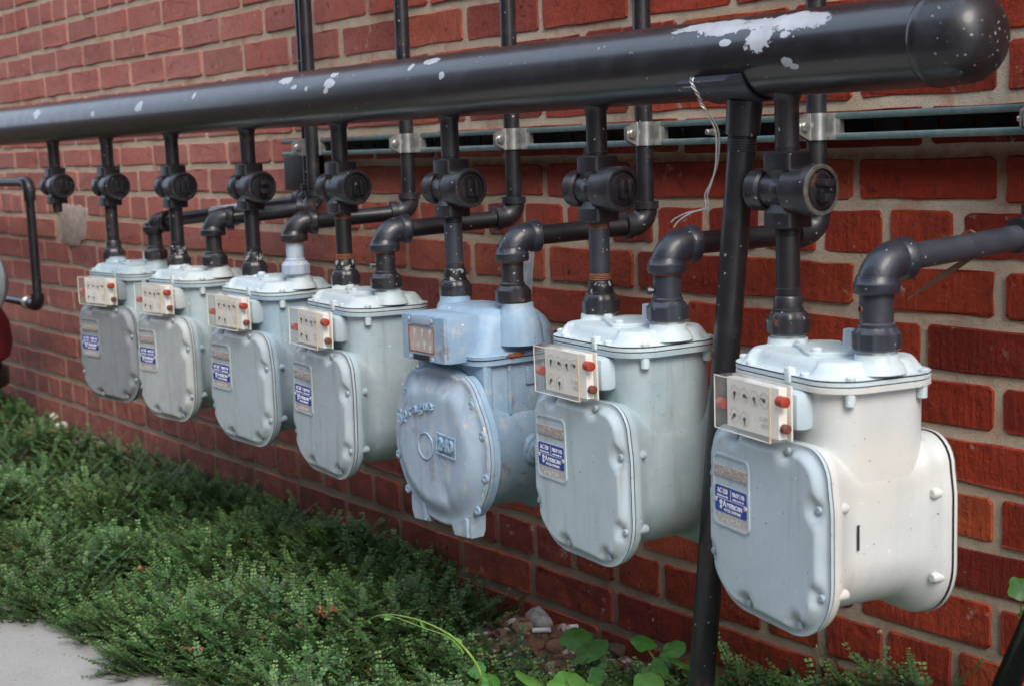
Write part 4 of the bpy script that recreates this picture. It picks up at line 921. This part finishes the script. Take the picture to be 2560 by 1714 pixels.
# ================================================================== FAR LEFT: loop of pipe, regulator, red standpipe
t = thing('side_pipe', 'black pipe loop left of the farthest meter, with a pale union at its foot', 'gas pipe', (-3.93, -.10, -.39))
m = MB(); m.tube([(-.9, 0, .335), (-.04, 0, .335)] + arc((0, 0, .335), (1, 0, 0), (0, 0, -1), .028) + [(0, 0, .2), (0, 0, .012)], .0125, 16); m.build('pipe', 'black', t)
m = MB(); m.tube([(-.045, 0, .335)] + arc((0, 0, .335), (1, 0, 0), (0, 0, -1), .024) + [(0, 0, .285)], .0165, 18); m.build('elbow', 'black', t)
m = MB(); m.tube([(0, 0, .03)] + arc((0, 0, 0), (0, 0, -1), (-1, 0, 0), .02) + [(-.045, 0, 0)], .0175, 18); m.build('elbow', 'black', t)
m = MB(); m.tube([(-.04, 0, 0), (-.9, 0, 0)], .0115, 14); m.build('lower_pipe', 'black2', t)
m = MB(); m.lathe([(0, .014), (.004, .019), (.012, .019), (.016, .014)], at=(-.075, 0, 0), axis=(-1, 0, 0), seg=12); m.build('union', 'galv', t)
t = thing('gas_regulator', 'round grey gas regulator cut by the left edge of the photo', 'regulator', (-3.965, -.20, -.315))
m = MB(); m.lathe([(-.020, .001), (-.020, .05), (-.006, .072), (0, .078), (.004, .078), (.006, .070), (.020, .055), (.034, .030), (.036, .001)], axis=(0, -1, 0), seg=40); m.build('diaphragm_case', 'regulator', t)
m = MB(); m.lathe([(0, .012), (.22, .012)], at=(0, -.01, .05), seg=16); m.build('pipe', 'black', t)
m = MB(); m.lathe([(.03, .02), (.07, .018), (.072, .01)], axis=(0, -1, 0), seg=20); m.build('spring_cap', 'regulator', t)
t = thing('standpipe', 'red painted standpipe with a black collar at the lower left edge of the photo', 'standpipe', (-4.205, -.22, -.76))
m = MB(); m.lathe([(.19, .085), (.21, .115), (.25, .125), (.31, .120), (.35, .100), (.385, .085), (.39, .055)], seg=36); m.build('bowl', 'redpaint', t)
m = MB(); m.lathe([(.12, .09), (.13, .108), (.175, .110), (.19, .09)], seg=36); m.build('collar', 'conduit', t)
m = MB(); m.lathe([(-.02, .05), (.13, .05)], seg=24); m.build('post', 'conduit', t)
m = MB(); m.lathe([(.388, .03), (.45, .028), (.455, .02)], seg=20); m.build('neck', 'iron', t)
# glossy black pipe in the lower right corner
t = thing('leaning_conduit', 'glossy black pipe leaning up from the lower right corner of the photo', 'pipe', (-.935, -.10, -.80))
m = MB(); m.tube([(-.043, 0, -.02), (.081, 0, .284), (.21, 0, .60)], .0145, 20); m.build('pipe', 'conduit', t)
m = MB(); m.lathe([(0, .018), (.03, .018)], at=(.2085, 0, .595), axis=(.41, 0, 1), seg=20); m.build('coupling', 'conduit', t)

# ================================================================== STONES, LITTER
def rock(r, seed, flat=.75):
    rr = random.Random(seed); bm = bmesh.new(); bmesh.ops.create_icosphere(bm, subdivisions=2, radius=1)
    dirs = [Vector((rr.gauss(0, 1), rr.gauss(0, 1), rr.gauss(0, 1))).normalized() for _ in range(9)]; lim = [rr.uniform(.62, .9) for _ in dirs]
    sc = (r * rr.uniform(.85, 1.2), r * rr.uniform(.7, 1.0), r * flat * rr.uniform(.8, 1.1))
    for v in bm.verts:
        p = v.co.copy()
        for d, l in zip(dirs, lim):
            e = p.dot(d)
            if e > l: p -= d * (e - l) * .85
        p += p * rr.uniform(-.04, .04); v.co = Vector((p.x * sc[0], p.y * sc[1], p.z * sc[2]))
    bm.verts.index_update(); m = MB(); m.add([tuple(v.co) for v in bm.verts], [tuple(v.index for v in f.verts) for f in bm.faces]); bm.free(); return m
STN = [('grey', -1.819, 0.005, 0.0512, 'largest pale grey stone with a pointed top, against the wall'), ('white', -1.868, -0.035, 0.0206, 'small round whitish pebble left of the largest grey stone'), ('tan', -1.829, -0.040, 0.0356, 'flat tan stone leaning on the left of the grey stone'),
       ('brown', -1.765, 0.010, 0.0379, 'glossy brown stone with a light top, right of the largest grey stone'), ('brown', -1.749, -0.030, 0.0299, 'brown stone in front of the two largest stones'), ('dark', -1.704, 0.010, 0.0372, 'dark grey mottled stone against the brick wall'),
       ('brown', -1.746, -0.082, 0.0367, 'sloping brown stone beside the cigarette butt'), ('tanred', -1.715, -0.060, 0.0341, 'reddish tan stone just right of the cigarette butt'), ('black', -1.721, -0.117, 0.0264, 'black stone half sunk at the creeper edge'),
       ('orange', -1.655, -0.020, 0.0338, 'orange brown stone behind the dark green leaves'), ('blackbrown', -1.640, 0.0, 0.0387, 'black and brown stone at the right end of the stone heap'), ('redbrown', -1.597, -0.040, 0.0235, 'red brown stone in front of the black and brown one'),
       ('white', -1.583, -0.027, 0.0094, 'tiny white chip beside the broad leaves'), ('red', -1.792, -0.090, 0.0174, 'small dark red stone at the left of the heap'), ('tan', -1.618, -0.157, 0.0137, 'small tan pebble below the heap'), ('grey', -1.695, -0.110, 0.0167, 'small grey pebble in front of the reddish stones'),
       ('brown', -1.702, -0.014, 0.0172, 'small brown stone by the white litter'), ('grey', -1.718, 0.0, 0.0149, 'small blue-grey stone touching the wall'), ('brown', -1.769, -0.042, 0.0199, 'small brown stone below the largest grey stone'), ('tan', -1.631, -0.055, 0.0214, 'pinkish tan stone under the orange one'),
       ('red', -1.797, -0.020, 0.0228, 'dark red stone wedged under the grey stone'), ('brown', -1.762, -0.070, 0.0148, 'tiny brown stone by the cigarette butt')]
for i, (c, x, y, wd, lab) in enumerate(STN):
    m = rock(wd * .56, 40 + i, 1.0 if i == 0 else .8); y = min(y - .012, -wd * .5)
    o = m.build('stone', 'st_' + c, label=lab, cat='stone', group='stones heaped at the foot of the wall', smooth=25 if c != 'grey' else 60); o.location = (x, y, -.797 + wd * .33); o.rotation_euler = (0, 0, i * 1.3)
m = MB(); m.tube([(-.013, -.007, 0), (.013, .007, .004)], .0038, 10); o = m.build('cigarette_butt', 'white', label='white cigarette butt lying across the brown stones', cat='litter'); o.location = (-1.737, -.085, -.762)
m = MB(); m.tube([(-.006, -.003, 0), (.007, .004, .003)], .0036, 10); o = m.build('cigarette_butt', 'dial', label='short cigarette end by the small blue-grey stone', cat='litter'); o.location = (-1.708, -.045, -.758)
m = MB(); m.tube(smooth_path([(-.012, 0, 0), (-.004, .002, .006), (.004, -.002, .002), (.010, 0, .007), (.013, .002, 0)], 4), [.0045] * 17, 8); o = m.build('crumpled_paper', 'st_white', label='small twist of cream crumpled paper on the stones', cat='litter'); o.location = (-1.703, -.066, -.757)
# gravel as ground cover
gm = MB(); gr = random.Random(3)
def soilgap(x, y):
    """0..1, how bare the bed is"""
    g_ = 0
    g_ = max(g_, sstep(1.5 - math.hypot((x + 1.72) / .19, (y + .02) / .17)))
    g_ = max(g_, sstep(1.3 - math.hypot((x + 1.63) / .08, (y + .13) / .07)) * .7)
    g_ = max(g_, sstep(1.3 - math.hypot((x + 1.50) / .13, (y + .03) / .05)) * .9)
    g_ = max(g_, sstep(1.3 - math.hypot((x + 3.95) / .45, (y + .03) / .09)))
    g_ = max(g_, sstep(1.3 - math.hypot((x + 2.83) / .12, (y + .60) / .05)))
    g_ = max(g_, sstep(1.3 - math.hypot((x + 2.62) / .05, (y + .50) / .05)) * .7)
    g_ = max(g_, sstep(1.3 - math.hypot((x + 2.48) / .06, (y + .42) / .04)) * .8)
    return g_
N0 = 0; cand = []
while N0 < 1300:
    x = gr.uniform(-4.6, -1.35) if gr.random() < .6 else gr.uniform(-2.0, -1.35); y = gr.uniform(-.66, -.008)
    if soilgap(x, y) < .25 and gr.random() > .12: continue
    r = rock(gr.uniform(.004, .010) * (1.7 if -1.9 < x < -1.5 else 1), N0 + 500); r = r if False else r
    z = ground_z(x) + .002; a = gr.uniform(0, 6); ca, sa = math.cos(a), math.sin(a)
    bmv = [(x + v[0] * ca - v[1] * sa, y + v[0] * sa + v[1] * ca, z + v[2]) for v in r.v]; gm.add(bmv, r.f); N0 += 1
o = gm.build('gravel', 'st_brown', smooth=25, kind='stuff', label='small brown and tan gravel in the bare patches of the bed')
N_ = NT('gravel_mixed'); v_ = N_.pos(); cc = N_.voro(v_, 90, out='Color'); s_ = N_.sep(cc); c_ = N_.mix(s_[0], (.10, .05, .03), (.30, .20, .13)); c_ = N_.mix(N_.ramp(s_[1], .8, .9), c_, (.5, .46, .42)); c_ = N_.mix(N_.ramp(s_[2], .75, .85), c_, (.04, .035, .035)); N_.base(c_); N_.rough(.8)
o.data.materials[0] = N_.m
for (x, y, z, wd, lab) in ((-3.70, -.10, -.735, .05, 'pale stone by the wall under the farthest meter'), (-3.89, -.075, -.725, .045, 'whitish stone near the wall at far left'), (-2.885, -.575, -.775, .022, 'white chip at the left edge of the photo'), (-4.02, -.05, -.72, .04, 'pinkish stone at the wall, farthest left'), (-3.62, -.07, -.74, .035, 'grey stone right of the pale one under the far meter')):
    m = rock(wd * .5, int(wd * 1000), .7); o = m.build('stone', 'st_white', label=lab, cat='stone', smooth=25); o.location = (x, y, z)

# ================================================================== CREEPER (ground cover)
def leafsprig(seed):
    r = random.Random(seed); L = r.uniform(.045, .085); n = int(L / .0056); V, F, T = [], [], []
    el = math.radians(r.uniform(2, 38)); cur = r.uniform(-.5, .6); roll = r.uniform(-.5, .5); P = Vector((0, 0, 0)); step = L / n; path = [P.copy()]; dirs = []
    for i in range(n):
        e = el + cur * (i / n); d = Vector((math.cos(e), math.sin(roll) * .25 * i / n, math.sin(e))).normalized(); P = P + d * step; path.append(P.copy()); dirs.append(d)
    dirs.append(dirs[-1])
    # stem: 3-sided
    for i in (0, n // 2, n):
        d = dirs[min(i, n - 1)]; s = d.cross(Vector((0, 0, 1))).normalized(); u = s.cross(d); rad = .0007 * (1 - .5 * i / n)
        for a in (0, 2.09, 4.19): q = path[i] + (s * math.cos(a) + u * math.sin(a)) * rad; V.append(tuple(q)); T.append(.0)
    for b in (0, 3):
        for k in range(3): F.append((b + k, b + (k + 1) % 3, b + 3 + (k + 1) % 3, b + 3 + k))
    for i in range(1, n + 1):
        d = dirs[i]; s = d.cross(Vector((0, 0, 1))).normalized(); u = s.cross(d).normalized(); tip = i / n
        ll = (.0074 if tip < .8 else .0050) * r.uniform(.7, 1.2); ww = ll * .44
        for sg in (-1, 1):
            a = r.uniform(-.35, .35); dirn = (s * sg * math.cos(a) + d * r.uniform(.25, .8) + u * r.uniform(-.1, .35)).normalized()
            side = (d - dirn * d.dot(dirn)).normalized(); base = path[i]; c = base + dirn * ll * .5 + u * ll * .06
            o_ = len(V); V += [tuple(base), tuple(c + side * ww), tuple(base + dirn * ll), tuple(c - side * ww)]; F += [(o_, o_ + 1, o_ + 2), (o_, o_ + 2, o_ + 3)]
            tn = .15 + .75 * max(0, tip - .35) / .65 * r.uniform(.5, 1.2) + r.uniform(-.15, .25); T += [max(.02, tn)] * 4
    return np.array(V), F, np.array(T)
SPR = [leafsprig(s) for s in range(14)]
def mound(x, y):
    e = sstep((y + .72 + .05 * math.sin(x * 3.1) + .03 * math.sin(x * 9.3)) / .12)
    if y < -.66: e *= .5
    h = .038 + .022 * math.sin(x * 4.3 + y * 6) + .016 * math.sin(x * 11 - y * 9 + 1) + .010 * math.sin(x * 23 + y * 17)
    nearwall = max(sstep((-y + .01) / .14), .8 * sstep((x + 2.7) / .3))
    right = 1 - .15 * sstep((x + 1.75) / .35)
    tall = .105 * math.exp(-((x + 1.04) / .13) ** 2 - ((y + .08) / .07) ** 2) + .03 * math.exp(-((x + 1.30) / .10) ** 2 - ((y + .06) / .06) ** 2)
    return h * e * (.45 + .55 * nearwall) * right + tall
VV, FF, TT = [], [], []; off = 0
N_SP = 27000; placed = 0; tri3, quad4 = [], []
while placed < N_SP:
    x = -5.6 + 5.2 * rng.random() if rng.random() > .55 else -3.2 + 2.6 * rng.random(); y = -.70 + .69 * rng.random()
    # edge of the bed along the path
    ex = [e[0] for e in edge]; ey = [e[1] for e in edge]; yb = float(np.interp(x, ex, ey)) - .02 + .02 * math.sin(x * 13) + .02 * math.sin(x * 31)
    if y < yb: continue
    if rng.random() < soilgap(x, y) * 1.3: continue
    if x > -1.45 and y > -.20 and rng.random() < .15: continue
    if math.sin(x * 9 + 2) * math.sin(y * 14 + x * 3) > .82 and rng.random() < .7: continue
    V, F, T = SPR[rng.integers(14)]
    a = rng.random() * 2 * PI
    if rng.random() < .55: a = math.atan2(-.6, -.3) + rng.normal() * .9      # the stems tend to run out towards the path
    tilt = rng.normal() * .18; sc = .75 + .5 * rng.random(); ca, sa = math.cos(a), math.sin(a); ct, s_t = math.cos(tilt), math.sin(tilt)
    R_ = np.array([[ca, -sa, 0], [sa, ca, 0], [0, 0, 1]]) @ np.array([[ct, 0, s_t], [0, 1, 0], [-s_t, 0, ct]])
    z = ground_z(x) + mound(x, y) * (.35 + .65 * rng.random())
    W = V @ R_.T * sc + np.array([x, y, z])
    if y > -.06: W[:, 1] = np.minimum(W[:, 1], -.004)
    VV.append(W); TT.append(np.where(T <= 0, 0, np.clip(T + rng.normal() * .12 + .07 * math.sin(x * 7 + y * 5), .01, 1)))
    for f in F:
        (tri3 if len(f) == 3 else quad4).append([i + off for i in f])
    off += len(V); placed += 1
VV = np.concatenate(VV); TT = np.concatenate(TT); t3 = np.array(tri3, dtype=np.int32); q4 = np.array(quad4, dtype=np.int32)
me = bpy.data.meshes.new('creeping_groundcover'); me.vertices.add(len(VV)); me.vertices.foreach_set('co', VV.astype(np.float32).ravel())
loops = np.concatenate([t3.ravel(), q4.ravel()]); me.loops.add(len(loops)); me.loops.foreach_set('vertex_index', loops)
starts = np.concatenate([np.arange(len(t3)) * 3, len(t3) * 3 + np.arange(len(q4)) * 4]).astype(np.int32); me.polygons.add(len(starts)); me.polygons.foreach_set('loop_start', starts)
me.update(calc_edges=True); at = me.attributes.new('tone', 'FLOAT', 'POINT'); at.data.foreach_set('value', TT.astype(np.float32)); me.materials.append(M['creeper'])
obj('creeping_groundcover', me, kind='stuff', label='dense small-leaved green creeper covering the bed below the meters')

# ================================================================== BROAD LEAVES, VINE, DEAD LEAVES
def leaf_mb(r, seed, heart=.25, cup=.18):
    rr = random.Random(seed); m = MB(); n = 22; rings = [[], [], [], []]
    for k in range(n):
        a = 2 * PI * k / n; rad = r * (1 - heart * math.exp(-((a - PI) / .38) ** 2) + .04 * math.sin(3 * a + seed)) * (1.08 if abs(math.cos(a)) > .5 else .92)
        for i, f in enumerate((1, .7, .4, .12)):
            x = rad * f * math.cos(a); y = rad * f * math.sin(a); z = -cup * r * f * f + .10 * r * abs(math.sin(a)) * f + .03 * r * math.sin(6 * a) * f
            rings[i].append((x, y, z))
    m.loft(rings, False, True); return m
def plant(loc, leaves, lab):
    t = thing('broadleaf_plant', lab, 'plant', loc, 0, 'broad-leaved weeds among the creeper')
    for i, (x, y, z, wd, mt, tx, ty, rz) in enumerate(leaves):
        P = Vector((x, y, z)) - Vector(loc); o = leaf_mb(wd * .5, i + int(abs(x) * 100)).build('leaf', mt, t, smooth=60); o.location = P; o.rotation_euler = (tx, ty, rz)
        m = MB(); m.tube(smooth_path([(P.x * .2, P.y * .2, 0), (P.x * .6, P.y * .6, P.z * .6), tuple(P - Vector((0, 0, wd * .02)))], 5), .0011, 6); m.build('stem', 'vine', t)
    return t
B, BL = 'broad', 'broad_light'
plant((-1.575, -.13, -.80), [(-1.558, -.139, -.733, .060, B, .35, -.35, .4), (-1.605, -.125, -.728, .048, B, .25, -.3, 1.6), (-1.515, -.155, -.742, .036, B, .9, .2, -.6), (-1.492, -.183, -.742, .030, B, .9, .0, .2)], 'dark green round-leaved weed in front of the stones')
plant((-1.51, -.25, -.80), [(-1.530, -.267, -.735, .052, BL, .5, -.1, 2.8), (-1.488, -.239, -.735, .050, BL, .35, .2, .3), (-1.455, -.225, -.74, .034, BL, .4, .1, 1.2)], 'light green weed with two large round leaves at the bottom edge')
plant((-1.46, -.05, -.80), [(-1.486, -.040, -.735, .040, B, .45, -.2, .4), (-1.535, -.052, -.735, .038, B, .4, .0, 1.5), (-1.432, -.067, -.735, .054, B, .4, .2, 2.4), (-1.474, -.074, -.75, .038, B, .6, .0, .4)], 'dark green round-leaved weed just left of the leg foot')
plant((-1.40, -.14, -.80), [(-1.410, -.160, -.735, .046, BL, .5, .0, .6), (-1.372, -.135, -.742, .040, B, .6, .2, 2.2), (-1.435, -.120, -.738, .036, B, .7, -.2, 1.2)], 'mixed light and dark green weed in front of the leg foot')
plant((-1.28, -.03, -.80), [(-1.281, -.03, -.735, .044, B, .6, .1, 1.0), (-1.305, -.04, -.745, .030, B, .5, -.2, 2.0), (-1.225, -.045, -.725, .036, B, .6, .2, .2)], 'green round-leaved weed right of the leg foot')
plant((-.893, -.07, -.80), [(-.886, -.08, -.497, .030, B, .8, .2, .5), (-.880, -.07, -.53, .026, B, .6, -.3, 1.5)], 'green leafy shoot at the right edge of the photo')
t = thing('vine_tendril', 'yellow-green vine tendril arching over the creeper', 'vine', (-1.60, -.32, -.79))
vp = [(-1.575, -.325, -.745), (-1.560, -.33, -.722), (-1.575, -.33, -.705), (-1.611, -.33, -.688), (-1.654, -.33, -.681), (-1.71, -.33, -.681), (-1.782, -.33, -.690), (-1.833, -.33, -.705), (-1.875, -.33, -.728)]
sp = smooth_path(vp, 7); sp = [p - Vector((-1.60, -.32, -.79)) for p in sp]
m = MB(); m.tube(sp, [.0021 - .0012 * i / len(sp) for i in range(len(sp))], 8); m.build('stem', 'vine', t)
m = MB(); m.tube([p + Vector((0, -.004, -.004 + .003 * math.sin(i * .3))) for i, p in enumerate(sp[18:46])], .0009, 6); m.build('side_stem', 'vine', t)
for i, (ix_, wd, tx, rz) in enumerate(((26, .011, .9, .3), (34, .012, 1.1, 2.), (44, .010, .8, 1.), (22, .014, 1.2, .5), (55, .007, .5, 1.), (52, .006, .8, 2.))):
    o = leaf_mb(wd * .55, i).build('leaf', BL, t, smooth=60); o.location = sp[ix_] + Vector((0, 0, -.004)); o.rotation_euler = (tx, .2, rz)
for i, (x, y, z, wd) in enumerate(((-1.618, -.297, -.738, .026), (-1.574, -.306, -.742, .026), (-1.581, -.324, -.75, .028), (-1.553, -.318, -.745, .024))):
    o = leaf_mb(wd * .55, i + 9).build('leaf', 'broad', t, smooth=60); o.location = Vector((x, y, z)) - Vector((-1.60, -.32, -.79)); o.rotation_euler = (.7, .2, i)
def crumple(r, seed):
    rr = random.Random(seed); m = MB(); n = 9; vs = []
    for j in range(n):
        for i in range(n):
            u, v = (i / (n - 1) - .5) * 2, (j / (n - 1) - .5) * 2; k = max(abs(u), abs(v)) / (math.hypot(u, v) or 1) * (1 + .15 * math.sin(5 * math.atan2(v, u)))
            vs.append((u * k * r, v * k * r, r * .35 * math.sin(3 * u + seed) * math.cos(4 * v) + rr.uniform(-.16, .16) * r + .4 * r * (u * u + v * v) * .5))
    m.add(vs, [(j * n + i, j * n + i + 1, (j + 1) * n + i + 1, (j + 1) * n + i) for j in range(n - 1) for i in range(n - 1)]); return m
for (x, y, z, wd, lab) in ((-1.896, -.375, -.706, .040, 'curled brown dead leaf lying on the creeper left of the vine'), (-2.869, -.556, -.762, .050, 'brown dead leaf at the left edge of the photo'), (-2.762, -.60, -.775, .030, 'small tan dead leaf below the larger one at the left edge'), (-2.48, -.43, -.755, .034, 'dull brown dead leaf in the gap of the creeper')):
    o = crumple(wd * .5, int(wd * 1000)).build('dead_leaf', 'deadleaf', label=lab, cat='leaf', smooth=25); o.location = (x, y, z); o.rotation_euler = (.3, .2, wd * 90)
lm = MB(); lr = random.Random(9)
for i in range(150):
    x = lr.uniform(-4.2, -1.0); y = lr.uniform(-.62, -.03); q = crumple(lr.uniform(.003, .011), i); a = lr.uniform(0, 6); ca, sa = math.cos(a), math.sin(a); z = ground_z(x) + mound(x, y) * 1.0 + .012
    lm.add([(x + v[0] * ca - v[1] * sa * .6, y + v[0] * sa + v[1] * ca * .6, z + v[2]) for v in q.v], q.f)
lm.build('leaf_litter', 'deadleaf', kind='stuff', label='scraps of dry brown leaf caught in the creeper', smooth=25)
print('tris approx', sum(len(o.data.polygons) for o in bpy.data.objects if o.type == 'MESH'))
